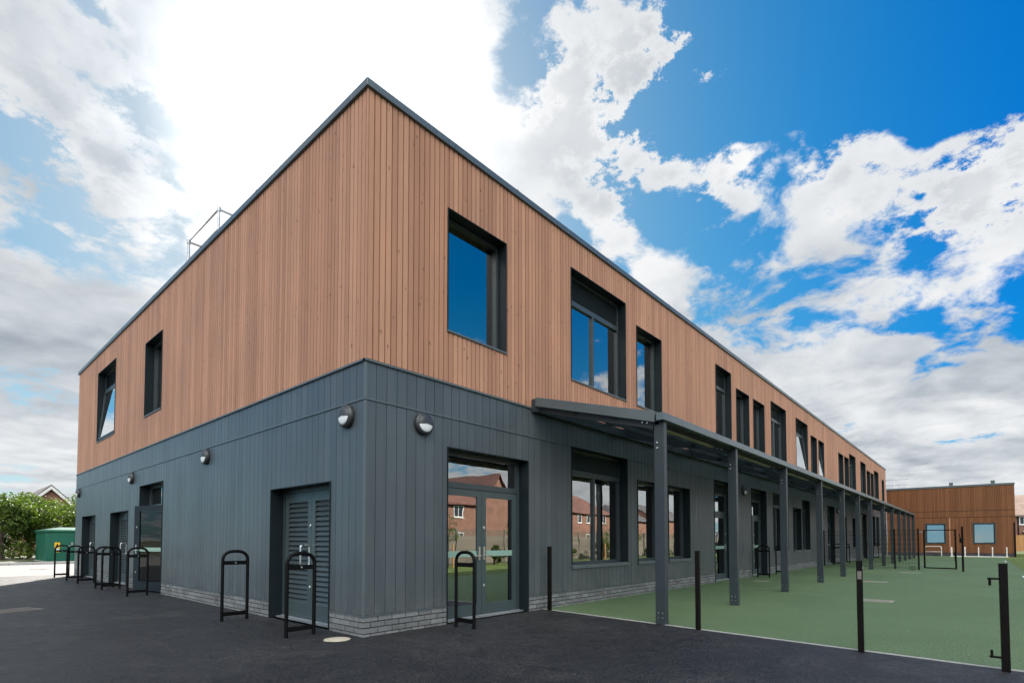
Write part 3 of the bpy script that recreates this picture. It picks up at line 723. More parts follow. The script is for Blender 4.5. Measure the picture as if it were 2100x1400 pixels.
for fn, lst in ((fr, UP + LO), (fl, LU + LG)):
    for o in lst:
        if o[6] in ('w', 'open'): window(fn, o)
        else:
            w = door(fn, o)
            if o[6] == 'ajar':
                # glazed leaf standing ajar, hinged at the jamb next to the corner
                H0 = Vector((.155, 8.475)); dirv = (Vector((-.24, 9.68)) - H0).normalized(); nrm = Vector((-dirv.y, dirv.x)) * -1; Lw = 1.25
                nrm = Vector((dirv.y, -dirv.x))
                def fj(u, d, z): q = H0 + dirv * u + nrm * d; return (q.x, q.y, z)
                def jbox(mb, a_, d0, z0, b_, d1, z1): mb.hexa([fj(a_, d0, z0), fj(b_, d0, z0), fj(b_, d1, z0), fj(a_, d1, z0), fj(a_, d0, z1), fj(b_, d0, z1), fj(b_, d1, z1), fj(a_, d1, z1)])
                m = MB()
                for q in ((0, .10, .035, 2.09), (Lw - .20, Lw, .035, 2.09), (.10, Lw - .20, .035, .25), (.10, Lw - .20, 1.97, 2.09)): jbox(m, q[0], -.025, q[2], q[1], .025, q[3])
                lf = m.build('door_leaf', M['reveal'], w)
                g = MB(); jbox(g, .095, -.006, .245, Lw - .195, .006, 1.975); g.build('pane', M['clear_glass'], w)
                g = MB(); jbox(g, .1, -.0085, .98, Lw - .2, -.0065, 1.075); g.build('manifestation_film', M['frost'], w)
                for sd in (1, -1):
                    g = MB(); jbox(g, Lw - .12, sd * .025, .92, Lw - .08, sd * .037, 1.14); jbox(g, Lw - .24, sd * .055, 1.0, Lw - .09, sd * .075, 1.02); jbox(g, Lw - .11, sd * .037, 1.0, Lw - .09, sd * .056, 1.02); g.build('handle', M['steel'], w)
                for zz in (.45, 1.55):
                    g = MB(); jbox(g, Lw - .12, -.034, zz, Lw - .09, .034, zz + .045); g.build('lock', M['steel'], w)
                # fixed narrow leaf
                m = MB(); rect_frame(m, fl, 9.72, 10.21, .035, 2.06, RD + .012, RD + .062, .09, .17, .11); m.build('door_leaf', M['door'], w)
                pane(fl, 9.80, 10.13, .2, 1.955, RD + .03, w)

# ------------------------------------------------------------------ ceiling lights seen through the panes
for i, (x, y, z, lab) in enumerate(((7.4, 1.5, 3.14, 'lit strip light on the ceiling behind the wide ground floor window, nearer the glass'), (7.4, 3.4, 3.14, 'lit strip light on the ceiling behind the wide ground floor window, farther from the glass'),
                                   (6.2, 2.2, 6.94, 'lit strip light on the ceiling behind the wide upper window'))):
    t = thing('ceiling_light', lab, 'ceiling light', (x, y, z), 0, 'strip lights inside the school')
    MB().box(-.75, -.08, 0, .75, .08, .05).build('housing', M['white'], t)
    MB().box(-.73, -.065, -.012, .73, .065, -.001).build('diffuser', M['lightstrip'], t)

# ------------------------------------------------------------------ wall lights (local -Y is outwards)
def make_walllight(label):
    t = thing('wall_light', label, 'wall light', group='round bulkhead lights on the school walls')
    ax = lambda a, b, h: (a, -h, b)
    MB().lathe([(0, 0), (.155, 0), (.16, .006), (.16, .045), (.154, .06), (.138, .075), (.132, .078), (0, .078)], ax, 40).build('body', M['lampbody'], t, smooth=True)
    # eyelid over the upper part: domed half disc; diffuser below it
    def dome(rmax, h0, hh, a0, a1, seg=28):
        prof = [(rmax * cos(q), h0 + hh * sin(q)) for q in [i * pi / 2 / 8 for i in range(9)]]
        return MB().lathe(prof, ax, seg, a0, a1)
    dome(.125, .076, .035, radians(-8), radians(188)).build('eyelid', M['lampbody'], t, smooth=True)
    dome(.122, .076, .026, radians(190), radians(350)).build('diffuser', M['diffuser'], t, smooth=True)
    return t
wl = make_walllight('round bulkhead light left of the glazed double door, first on the playground wall')
wl.location = (.95, -.002, 2.91)
for x, lab in ((14.67, 'round bulkhead light between the two glazed doors under the canopy'), (26.04, 'round bulkhead light under the canopy just beyond the two narrow dark windows'),
               (30.35, 'round bulkhead light under the canopy beyond the recessed door inside the mesh fence'), (37.89, 'round bulkhead light farthest along the wall under the canopy')):
    place_copy(wl, lab, (x, -.002, 2.92))
for y, lab in ((.40, 'round bulkhead light high on the car park wall, nearest the building corner'), (5.59, 'round bulkhead light halfway along the car park wall above plain panels'),
               (11.04, 'round bulkhead light above the middle louvred door, left of the tall doorway'), (17.92, 'round bulkhead light at the far left end of the car park wall')):
    place_copy(wl, lab, (-.002, y, 2.915), -pi / 2)

# ------------------------------------------------------------------ canopy
can = thing('canopy', 'dark grey steel lean-to canopy on posts along the school wall', 'canopy', (3.5, -2.4, 0))
def cb(mb, x0, y0, z0, x1, y1, z1): mb.box(x0 - 3.5, y0 + 2.4, z0, x1 - 3.5, y1 + 2.4, z1)
PX = [3.5, 6.6, 10.12, 13.93, 17.38, 20.5, 23.58, 27.55, 31.2, 34.5, 37.4, 40.3, 43.3]
def zs(y): return 3.72 + (y + .14) * (3.72 - 3.115) / 2.21      # top of the roof slope
for i, x in enumerate(PX):
    m = MB(); cb(m, x, -2.475, 0, x + .10, -2.315, 3.03); p = m.build('post', M['post'], can, bevel=.006)
    for zz, yy, rr in ((2.63, -2.37, .016), (2.71, -2.37, .016), (.10, -2.43, .009), (.10, -2.36, .009), (.17, -2.43, .009), (.17, -2.36, .009)):
        MB().lathe([(0, -rr * .9), (rr * .75, -rr * .9), (rr, -rr * .5), (rr, 0)], lambda a, b, h: (x - 3.5 + h, yy + 2.4 + a, zz + b), 10).build('bolt', M['steel'], p, smooth=True)
    # rafter: sloping box from the wall to the post
    m = MB(); a, b = x + .012, x + .088
    def pt(xx, y, dz): return (xx - 3.5, y + 2.4, zs(y) + dz)
    m.hexa([pt(a, -2.30, -.20), pt(b, -2.30, -.20), pt(b, -.10, -.20), pt(a, -.10, -.20), pt(a, -2.30, -.05), pt(b, -2.30, -.05), pt(b, -.10, -.05), pt(a, -.10, -.05)])
    r = m.build('rafter', M['post'], can)
    for yy in (-2.2, -2.12): MB().lathe([(0, -.012), (.011, -.012), (.014, -.006), (.014, 0)], lambda a_, b_, h: (x + .012 - 3.5 + h, yy + 2.4 + a_, zs(yy) - .125 + b_), 10).build('bolt', M['steel'], r, smooth=True)
E0, E1 = 3.40, 43.46
m = MB(); cb(m, E0, -2.52, 3.02, E1, -2.40, 3.125); cb(m, E0 + .02, -2.505, 3.125, E1 - .02, -2.415, 3.14); m.build('gutter_beam', M['cap'], can, bevel=.005)
m = MB(); cb(m, E0 + .1, -2.4, 2.98, E1 - .1, -2.33, 3.06); m.build('eaves_beam', M['membrane'], can)
m = MB(); cb(m, E0 + .05, -.10, 3.53, E1, -.032, 3.70); m.build('wall_plate', M['post'], can)
# end flashings (both ends)
for xe, nm in ((E0, 1), (E1 - .03, 0)):
    m = MB()
    def pe(xx, y, dz): return (xx - 3.5, y + 2.4, zs(y) + dz)
    m.hexa([pe(xe, -2.37, -.105), pe(xe + .03, -2.37, -.105), pe(xe + .03, -.10, -.105), pe(xe, -.10, -.105), pe(xe, -2.37, .055), pe(xe + .03, -2.37, .055), pe(xe + .03, -.10, .055), pe(xe, -.10, .055)])
    m.build('end_flashing', M['trim'], can, bevel=.003)
m = MB(); cb(m, E0, -.10, 3.53, E0 + .05, -.02, 3.76); m.build('wall_bracket', M['post'], can)
# purlins and glazing bars
m = MB()
for yy in (-1.65, -.9):
    m.hexa([pe(E0 + .031, yy - .03, -.12), pe(E1 - .031, yy - .03, -.12), pe(E1 - .031, yy + .03, -.12), pe(E0 + .031, yy + .03, -.12), pe(E0 + .031, yy - .03, -.051), pe(E1 - .031, yy - .03, -.051), pe(E1 - .031, yy + .03, -.051), pe(E0 + .031, yy + .03, -.051)])
m.build('purlin', M['post'], can)
xs = PX
for i in range(len(PX) - 1):
    a, b = PX[i] + .05, PX[i + 1] + .05
    m = MB(); q0, q1 = a + .004, b - .004
    m.hexa([pe(q0, -2.39, -.006), pe(q1, -2.39, -.006), pe(q1, -.02, -.006), pe(q0, -.02, -.006), pe(q0, -2.39, .010), pe(q1, -2.39, .010), pe(q1, -.02, .010), pe(q0, -.02, .010)])
    m.build('roof_panel', M['polycarb'], can)
    m = MB(); nb = 4
    for k in range(nb):
        xx = a + (b - a) * k / nb
        m.hexa([pe(xx - .02, -2.39, -.045), pe(xx + .02, -2.39, -.045), pe(xx + .02, -.03, -.045), pe(xx - .02, -.03, -.045), pe(xx - .02, -2.39, .03), pe(xx + .02, -2.39, .03), pe(xx + .02, -.03, .03), pe(xx - .02, -.03, .03)])
    m.build('glazing_bar', M['post'], can)
    m = MB(); cb(m, PX[i] + .35, -2.26, 2.985, PX[i + 1] - .55, -2.20, 3.055); m.build('batten', M['batten'], can)

# ------------------------------------------------------------------ door guard hoops (local: plane along X, centre at 0)
def make_hoop(label):
    t = thing('door_guard_hoop', label, 'hoop', group='black steel hoops guarding the school doors')
    r, hw, H = .024, .186, 1.075
    rise = .15; pth = [(-hw, 0, -.05), (-hw, 0, .4), (-hw, 0, H - rise - .01)]
    for k in range(1, 16):
        a = pi - pi * k / 16; pth.append((hw * math.copysign(abs(cos(a)) ** .8, cos(a)), 0, H - rise + rise * sin(a) ** .8))
    pth += [(hw, 0, H - rise - .01), (hw, 0, .4), (hw, 0, -.05)]
    MB().tube(pth, r, 12).build('frame', M['black'], t, smooth=True)
    MB().box(-hw + .015, -.012, .865, hw - .015, .012, .925).build('upper_rail', M['black'], t, bevel=.003)
    MB().box(-hw + .015, -.012, .075, hw - .015, .012, .135).build('lower_rail', M['black'], t, bevel=.003)
    m = MB(); m.lathe([(0, -.020), (.012, -.020), (.014, -.012)], lambda a, b, h: (a, h, .895 + b), 10); m.build('badge', M['steel'], t)
    return t
hoop = make_hoop('black hoop by the building corner, right of the near louvred double door'); hoop.location = (-.49, .69, 0)
for y, lab in ((2.82, 'black hoop standing alone before plain grey panels, left of the near louvred door'), (8.27, 'black hoop right in front of the open glazed door leaf'),
               (10.68, 'black hoop at the left side of the open glazed door'), (11.38, 'black hoop at the right side of the middle louvred door'), (13.62, 'black hoop at the left side of the middle louvred door'),
               (15.30, 'black hoop at the right side of the farthest louvred door'), (17.45, 'leftmost black hoop, beyond the far end of the building wall')):
    place_copy(hoop, lab, (-.49, y, 0))
for x, lab in ((1.38, 'black hoop left of the glazed double door beside the tarmac corner'), (15.25, 'black hoop on the green surface, nearer of the pair under the canopy'), (17.42, 'black hoop on the green surface, farther of the pair under the canopy'),
               (27.6, 'black hoop left of the recessed door behind the mesh fence'), (29.85, 'black hoop right of the recessed door behind the mesh fence'),
               (38.4, 'distant black hoop at the near side of the last double door under the canopy'), (40.75, 'distant black hoop at the far side of the last double door under the canopy')):
    place_copy(hoop, lab, (x, -.44, 0), pi / 2)

# ------------------------------------------------------------------ fence posts along the tarmac edge
def fpost(label, x, y, h, extra=None):
    t = thing('fence_post', label, 'post', (x, y, 0), radians(6), 'black fence posts along the tarmac edge')
    MB().box(-.03, -.03, -.05, .03, .03, h).build('shaft', M['fence_black'], t, bevel=.003)
    MB().box(-.032, -.032, h + .0005, .032, .032, h + .008).build('cap', M['black'], t)
    if extra == 'latch':
        MB().box(-.022, -.034, h - .085, .022, -.0305, h - .055).build('tag', M['zinc'], t)
        m = MB(); m.box(-.034, -.02, h - .2, -.0305, .02, h - .11); m.box(.0305, -.012, .02, .036, .012, h - .02); m.build('latch_plate', M['iron'], t)
    if extra == 'hinge':
        for z, up in ((h - .14, -1), (.13, 1)):
            m = MB(); m.box(-.016, .0305, z - .009, .016, .115, z + .009); m.lathe([(0, .0), (.011, 0), (.011, .055), (0, .055)], lambda a, b, hh: (a, .098 + b, z + up * (.0092 + hh)), 10)
            m.build('hinge_pin', M['fence_black'], t)
    return t
fpost('black steel fence post against the grey wall, at the end of the white edging', 3.70, -.18, 1.13)
fpost('black steel fence post just right of the nearest canopy post', 3.43, -2.99, 1.09)
fpost('black fence post with small pale tag near its top', 3.19, -4.94, 1.01, 'latch')
fpost('black fence post with two hinge pins, at the right edge', 3.05, -6.12, 1.015, 'hinge')

# ------------------------------------------------------------------ mesh fence and gate across the playground
mf = thing('mesh_fence', 'tall black welded mesh fence crossing the green playground from the wall to the gate', 'fence', (26.2, -.12, 0))
FP = [(26.2, -.12), (24.85, -3.12), (24.5, -3.98)]
for x, y in FP: MB().box(x - 26.2 - .03, y + .12 - .03, -.05, x - 26.2 + .03, y + .12 + .03, 1.76).build('post', M['fence_black'], mf)
for (x0, y0), (x1, y1) in zip(FP[:-1], FP[1:]):
    L = sqrt((x1 - x0) ** 2 + (y1 - y0) ** 2); dx, dy = (x1 - x0) / L, (y1 - y0) / L; m = MB(); n = int(L / .055)
    for k in range(1, n):
        s_ = L * k / n; px, py = x0 + dx * s_ - 26.2, y0 + dy * s_ + .12
        m.box(px - .0035, py - .0035, .04, px + .0035, py + .0035, 1.72)
    for k in range(9):
        z = .06 + k * .205
        a, b = (x0 + dx * .03 - 26.2, y0 + dy * .03 + .12), (x1 - dx * .03 - 26.2, y1 - dy * .03 + .12); e = .0045
        for of in (-.006, .006): m.hexa([(a[0] - e + of, a[1], z - e), (a[0] + e + of, a[1], z - e), (b[0] + e + of, b[1], z - e), (b[0] - e + of, b[1], z - e), (a[0] - e + of, a[1], z + e), (a[0] + e + of, a[1], z + e), (b[0] + e + of, b[1], z + e), (b[0] - e + of, b[1], z + e)])
    m.build('mesh_panel', M['fence_black'], mf)
gt = thing('gate', 'black open-framed metal gate standing closed in the middle of the green playground', 'gate', (24.72, -4.14, 0))
def gate_local(): pass
gd = Vector((24.42 - 24.72, -5.22 + 4.14)); GL = gd.length; gt.rotation_euler = (0, 0, math.atan2(gd.y, gd.x))
m = MB(); m.box(0, -.025, .07, .05, .025, 1.70); m.box(GL - .05, -.025, .07, GL, .025, 1.70); m.box(.05, -.02, .07, GL - .05, .02, .12); m.box(.05, -.015, 1.665, GL - .05, .015, 1.70); m.build('gate_frame', M['fence_black'], gt)
m = MB(); m.box(GL - .06, -.05, .42, GL - .005, -.0255, .78); m.box(GL - .12, -.06, .70, GL - .06, -.045, .73); m.build('lock_box', M['black'], gt)
m = MB(); m.tube([(-.16, 0, 1.62), (-.02, 0, 1.62)], .012, 8); m.tube([(-.16, 0, 1.58), (-.02, 0, 1.6)], .008, 8); m.build('hinge', M['zinc'], gt)
m = MB(); m.tube([(-.16, 0, .12), (-.0, 0, .16)], .012, 8); m.build('hinge', M['iron'], gt)
gp = thing('gate_post', 'black closing post with latch, right of the playground gate', 'post', (23.95, -5.42, 0))
MB().box(-.035, -.035, -.05, .035, .035, 1.80).build('shaft', M['fence_black'], gp)
m = MB(); m.box(-.05, .036, 1.15, .05, .09, 1.34); m.tube([(0, .06, 1.3), (0, .09, 1.52)], .015, 8); m.build('latch', M['black'], gp)
lb = thing('loose_bracket', 'small black bent bracket lying on the green surface below the mesh', 'bracket', (24.6, -3.75, 0))
MB().tube([(-.1, -.12, .02), (-.1, .1, .02), (.05, .1, .12), (.05, -.1, .12)], .014, 8).build('bar', M['black'], lb)

# ------------------------------------------------------------------ drain and chamber covers
def grating(label, x, y, sx, sy, rz=0.0, mat='rust', grp='metal covers set in the ground'):
    t = thing('drain_cover', label, 'drain cover', (x, y, 0), rz, grp)
    m = MB(); m.box(-sx, -sy, -.02, sx, -sy + .03, .008); m.box(-sx, sy - .03, -.02, sx, sy, .008); m.box(-sx, -sy + .03, -.02, -sx + .03, sy - .03, .008); m.box(sx - .03, -sy + .03, -.02, sx, sy - .03, .008); m.build('rim', M[mat], t)
    m = MB(); n = int((2 * sy - .06) / .05)
    for k in range(n):
        yy = -sy + .03 + (2 * sy - .06) * (k + .5) / n; m.box(-sx + .03, yy - .011, -.01, sx - .03, yy + .011, .0075)
    m.build('bars', M[mat], t)
    return t
grating('pale slotted drain cover in the green surface, nearest behind the tagged fence post', 9.35, -4.34, .22, .27)
grating('faint pinkish drain cover in the green surface, middle distance', 15.4, -3.55, .2, .3)
grating('faint drain cover in the green surface just before the mesh fence', 21.7, -3.9, .2, .3)
grating('small drain cover beside the wall below the pair of hoops under the canopy', 13.4, -.9, .12, .2)
grating('iron drain cover set in the dark tarmac at the left edge', -2.62, 6.95, .3, .3, .3, 'iron')
grating('dark drain cover out on the sunlit pale car park', -.25, 24.6, .3, .25, 0, 'iron')
t = thing('chamber_cover', 'round sandy-coloured cover in the tarmac beside the building corner', 'chamber cover', (-.285, .135, 0))
MB().lathe([(0, .006), (.11, .007), (.135, .006), (.165, .001), (.17, -.01)], lambda a, b, h: (a * (1 + .06 * sin(5 * a * 20)), b * (1 + .05 * cos(33 * b)), h), 30).build('grout_ring', M['sand'], t, smooth=True)
MB().lathe([(0, .012), (.09, .012), (.095, .005)], lambda a, b, h: (a, b, h), 24).build('lid', M['sand'], t)

# ------------------------------------------------------------------ roof guardrails
gr = thing('roof_guardrail', 'grey tubular guardrail round a hatch on the roof above the car park wall', 'guardrail', (.35, 6.25, 7.16))
zt, zm = 8.42 - 7.16, 7.98 - 7.16; L = 1.9
m = MB()
for z in (zt, zm): m.tube([(1.5, 0, z), (0, 0, z), (0, L, z), (1.5, L, z)], .030, 8)
m.build('rail', M['zinc'], gr, smooth=True)
for x, y in ((0, 0), (0, L), (1.5, 0), (1.5, L)): MB().tube([(x, y, 0), (x, y, zt)], .030, 8).build('post', M['zinc'], gr, smooth=True)
m = MB()
for x, y in ((0, 0), (0, L)):
    for z in (zt, zm): m.lathe([(0, -.05), (.042, -.05), (.044, 0), (.042, .05), (0, .05)], lambda a, b, h: (x + a, y + b, z + h), 10)
m.build('fitting', M['zinc'], gr)

# ------------------------------------------------------------------ brown timber wing
wing = thing('timber_wing', 'single-storey brown timber-clad wing with two square windows at the far end', 'building', (51.3, 0, 0))
def fw(u, d, z): return (d, u, z)
W0, W1, WT = -7.95, 4.0, 5.65
WO = [(-3.89, -2.58, .99, 2.63, 0, 1, 'w'), (-6.86, -5.51, .99, 2.63, 0, 1, 'w')]
for z0, z1 in ((.27, 3.075), (3.105, 3.585), (3.615, 5.5)):
    m = MB(); board_run(m, fw, W0, -.0 if z0 < 4 else 0, z0, z1, .1, .008, 0, .022, WO, .003); m.build('timber_cladding', M['wing_timber'], wing)
m = MB(); fbox(m, fw, W0, -.012, 3.078, 0, .02, 3.102); fbox(m, fw, W0, -.012, 3.588, 0, .02, 3.612); fbox(m, fw, W0, -.014, .252, 0, .02, .268); m.build('flashing', M['membrane'], wing)
m = MB(); fbox(m, fw, -4.17, -.014, .27, -4.09, -.001, 3.076); m.build('cover_strip', M['timber'], wing)
m = MB(); brick_run(m, fw, W0, 0, [], d0=.002); m.build('brick_plinth', M['wing_brick'], wing)
m = MB(); backing(m, fw, W0 + .001, 0, .2, 5.5, .026, .28, WO); backing(m, fw, W0 + .001, 0, -.1, .2, .012, .28, WO); m.box(.281, W0 + .001, -.1, 14, W0 + .25, 5.5); m.box(.281, -.25, -.1, 14, 0, 5.5); m.build('wall', M['membrane'], wing)
m = MB(); board_run(m, lambda u, d, z: (u, W0 - .022 + d, z), 0, 14, .27, 5.5, .1, .008, 0, .022, [], .003); m.build('side_cladding', M['wing_timber'], wing)
m = MB(); m.box(-.04, W0 - .05, 5.5, 14, 0, 5.65); m.build('parapet_cap', M['trim'], wing, bevel=.006)
m = MB(); m.box(.281, W0 + .26, 3.2, 13, -.26, 3.3); m.box(4, W0 + .26, 0, 4.1, -.26, 3.2); m.build('interior_partition', M['interior'], wing)
m = MB(); m.tube([(-.05, W0 + .03, 0), (-.05, W0 + .03, 2.5), (.02, W0 + .03, 2.62)], .045, 8); m.build('downpipe', M['black'], wing, smooth=True)
for u in (-4.28, -6.78):
    m = MB(); m.box(.15, u - .12, 5.651, .45, u + .12, 5.88); m.box(.12, u - .14, 5.8805, .48, u + .14, 5.90); m.build('roof_vent', M['trim'], wing)
for u in (-3.3, -6.3):
    m = MB(); fbox(m, fw, u, -.01, .03, u + .21, .003, .09); m.build('air_brick', M['black'], wing)
for o in WO:
    u0, u1, z0, z1 = o[:4]; m = MB()
    fbox(m, fw, u0, -.03, z0, u0 + .07, .2, z1); fbox(m, fw, u1 - .07, -.03, z0, u1, .2, z1); fbox(m, fw, u0 + .07, -.03, z1 - .07, u1 - .07, .2, z1); fbox(m, fw, u0 + .07, -.03, z0, u1 - .07, .2, z0 + .06)
    w = m.build('window', M['frame'], wing)
    m = MB(); rect_frame(m, fw, u0 + .07, u1 - .07, z0 + .06, z1 - .07, .06, .12, .05); m.build('frame', M['reveal'], w)
    m = MB(); tw, tz = (.07, .045) if u0 > -5 else (.035, .03); P = lambda u, dd, zz: (.085 + dd + tw * (u0 + .11 - u) + tw * (u1 - u0) * .4 + tz * (zz - z0 - .8), u, zz)
    m.hexa([P(u0 + .11, 0, z0 + .1), P(u1 - .11, 0, z0 + .1), P(u1 - .11, .012, z0 + .1), P(u0 + .11, .012, z0 + .1), P(u0 + .11, 0, z1 - .11), P(u1 - .11, 0, z1 - .11), P(u1 - .11, .012, z1 - .11), P(u0 + .11, .012, z1 - .11)]); m.build('pane', M['glass'], w)
g2 = thing('roof_guardrail', 'pale metal guardrail with splayed legs on the roof of the brown wing', 'guardrail', (51.9, 0, 5.5))
m = MB()
for z in (.95, .5): m.tube([(0, 1.5, z), (0, -1.56, z)], .022, 8)
m.build('rail', M['zinc'], g2, smooth=True)
for y in (-.65, -1.56):
    m = MB(); m.tube([(0, y, 1.0), (0, y, .0)], .022, 8); m.tube([(0, y, 1.0), (0, y + .18, 0)], .03, 8); m.build('post', M['white'], g2, smooth=True)

# ------------------------------------------------------------------ cycle stands before the wing
def ushape(w, H, r, c=.12):
    p = [(-w, 0, -.05), (-w, 0, H - c)]
    for k in range(1, 6): a = pi - pi / 2 * k / 6; p.append((-w + c + c * cos(a), 0, H - c + c * sin(a)))
    p += [(-w + c, 0, H), (w - c, 0, H)]
    for k in range(1, 6): a = pi / 2 - pi / 2 * k / 6; p.append((w - c + c * cos(a), 0, H - c + c * sin(a)))
    return p + [(w, 0, H - c), (w, 0, -.05)]
cs = thing('cycle_stand', 'single white hoop cycle stand with a cross bar before the brown wall', 'cycle stand', (50.4, -3.1, 0), pi / 2)
MB().tube(ushape(.52, .78, .028), .028, 10).build('hoop', M['white'], cs, smooth=True); MB().tube([(-.52, 0, .36), (.52, 0, .36)], .02, 8).build('cross_bar', M['white'], cs, smooth=True)
tr = thing('cycle_rack', 'row of five white hoops on white ground rails before the brown wall', 'cycle rack', (50.3, -4.25, 0))
for k in range(5):
    m = MB(); m.tube([(x + .0, -k * .79, z) for x, _, z in ushape(.38, .72, .028)], .034, 10); m.build('hoop', M['white'], tr, smooth=True)
m = MB(); m.box(-.42, -3.25, .004, -.34, .1, .05); m.box(.34, -3.25, .004, .42, .1, .05); m.build('ground_rail', M['white'], tr)
rl = thing('railing', 'low black tubular railing beyond the corner of the brown wing', 'railing', (56, -8.9, 0), radians(-80))
m = MB(); m.tube([(-.05, 0, 0), (-.05, 0, 1.0), (1.6, 0, 1.0), (1.6, 0, 0)], .03, 8); m.tube([(-.05, 0, .6), (1.6, 0, .6)], .02, 8); m.build('rail', M['black'], rl, smooth=True)

# ------------------------------------------------------------------ electricity kiosk
ks = thing('electricity_cabinet', 'large dark green electricity cabinet with yellow warning signs before the hedge', 'cabinet', (1.15, 34, 0))
MB().box(0, 0, 0, 3.2, 3.8, 1.72).build('cabinet_body', M['kiosk'], ks, bevel=.03)
m = MB(); m.hexa([(-.06, -.06, 1.723), (3.26, -.06, 1.723), (3.26, 3.86, 1.723), (-.06, 3.86, 1.723), (-.06, -.06, 1.86), (3.26, -.06, 1.86), (3.26, 3.86, 1.86), (-.06, 3.86, 1.86)])
m.hexa([(-.06, -.06, 1.861), (3.26, -.06, 1.861), (3.26, 3.86, 1.861), (-.06, 3.86, 1.861), (.7, .9, 2.03), (2.5, .9, 2.03), (2.5, 2.9, 2.03), (.7, 2.9, 2.03)]); m.build('roof', M['kiosk'], ks, bevel=.02)
m = MB(); m.box(-.1, -.1, -.02, 3.3, 3.9, .06); m.build('base', M['kerb'], ks)
for x0, x1 in ((.06, 1.25), (1.28, 2.5)):
    d_ = MB().box(x0, -.03, .1, x1, -.001, 1.66).build('door', M['kiosk'], ks, bevel=.008)
MB().box(.38, -.045, .82, .62, -.031, 1.14).build('warning_sign', M['yellow'], ks)
m = MB(); m.prism([(.42, .88), (.58, .88), (.50, 1.08)], -.049, -.0455, 'y'); m.build('sign_triangle', M['black'], ks)
MB().box(.40, -.045, .70, .60, -.031, .80).build('sign_plate', M['white'], ks)
MB().box(.40, -.045, .58, .60, -.031, .69).build('sign_plate', M['yellow'], ks)
m = MB(); m.box(1.12, -.07, .98, 1.2, -.031, 1.14); m.box(1.0, -.07, .9, 1.4, -.031, .96); m.build('lock_bar', M['zinc'], ks)
m = MB()
for k in range(8): m.box(-.03, 2.9, .1 + k * .09, -.001, 3.6, .14 + k * .09)
m.build('vent', M['kiosk'], ks)

# ------------------------------------------------------------------ vegetation
def leaf_cloud(n, blobs, size, seed):
    rnd = random.Random(seed); m = MB()
    for i in range(n):
        cx_, cy_, cz_, rx, ry, rz_ = rnd.choice(blobs)
        while True:
            p = Vector((rnd.uniform(-1, 1), rnd.uniform(-1, 1), rnd.uniform(-1, 1)))
            if .25 < p.length < 1: break
        p = p.normalized() * (p.length ** .4)
        pos = Vector((cx_ + p.x * rx, cy_ + p.y * ry, cz_ + p.z * rz_))
        if pos.z < .08: continue
        nrm = (p + Vector((rnd.gauss(0, .6), rnd.gauss(0, .6), rnd.gauss(0.2, .6)))).normalized()
        t = nrm.orthogonal().normalized(); t.rotate(Matrix.Rotation(rnd.uniform(0, 6.28), 3, nrm)); b = nrm.cross(t); s_ = size * rnd.uniform(.6, 1.3)
        q = [pos - t * s_, pos + b * s_ * .5 + nrm * s_ * .12, pos + t * s_, pos - b * s_ * .5 + nrm * s_ * .12]
        m.add(q, [(0, 1, 2, 3)])
    return m

def shrub(name, label, cat, loc, w, h, n, leaf='leaf', size=.12, seed=1, group=None, trunk=.25, depth=None):
    rnd = random.Random(seed); t = thing(name, label, cat, loc, 0, group); depth = depth or w
    bl = []
    nb = max(7, int(w * h * 1.6))
    for i in range(nb):
        a = rnd.uniform(0, 6.28); rr = rnd.random() ** .5
        z = h * (trunk + (1 - trunk) * rnd.random() ** .8) * .86; k = (1 - .45 * (z / h) ** 3)
        r = rnd.uniform(.16, .27) * min(w, h)
        bl.append((cos(a) * rr * w * .42 * k, sin(a) * rr * depth * .42 * k, min(z, h - r * .8), r, r, r * rnd.uniform(.7, 1)))
    leaf_cloud(n, bl, size, seed).build('crown', M[leaf], t, recalc=False)
    m = MB(); m.tube([(0, 0, -.05), (.03, .02, h * .3), (-.02, .05, h * .6)], [w * .03 + .02, w * .022 + .015, w * .01 + .01], 7)
    for i in range(5):
        a = i * 1.3 + seed; m.tube([(0, 0, h * (.12 + .07 * i)), (cos(a) * w * .2, sin(a) * depth * .2, h * (.4 + .07 * i)), (cos(a) * w * .32, sin(a) * depth * .3, h * (.55 + .07 * i))], [.02 + w * .012, .015 + w * .006, .008], 6)
    m.build('trunk', M['bark'], t)
    return t
HL = ['bushy hedge tree at the far left edge of the photo', 'bushy hedge tree with a bare grey stem left of the green cabinet', 'bushy hedge tree directly behind the green cabinet', 'bushy hedge tree behind the right part of the green cabinet',
      'hedge tree mostly hidden behind the school wall end', 'yellow-green hedge tree below the gable of the house, behind the front row', 'yellow-green hedge tree behind the far left bush', 'yellow-green hedge tree behind the cabinet on the right']
for i, (x, y, w, h) in enumerate(((-3.3, 39.6, 3.6, 4.5), (-.2, 40.2, 3.6, 4.2), (2.6, 41, 3.6, 4.3), (5.4, 41, 3.8, 4.5), (8.6, 41, 4, 4.6), (1.6, 44.5, 4, 4.8), (-2.2, 44.5, 4.2, 4.9), (5.0, 44.5, 4, 5.1))):
    shrub('hedge_tree', HL[i], 'tree', (x, y, .04), w, h, 6500, 'leaf', .10, 20 + i, 'trees of the hedge beyond the car park', .08)
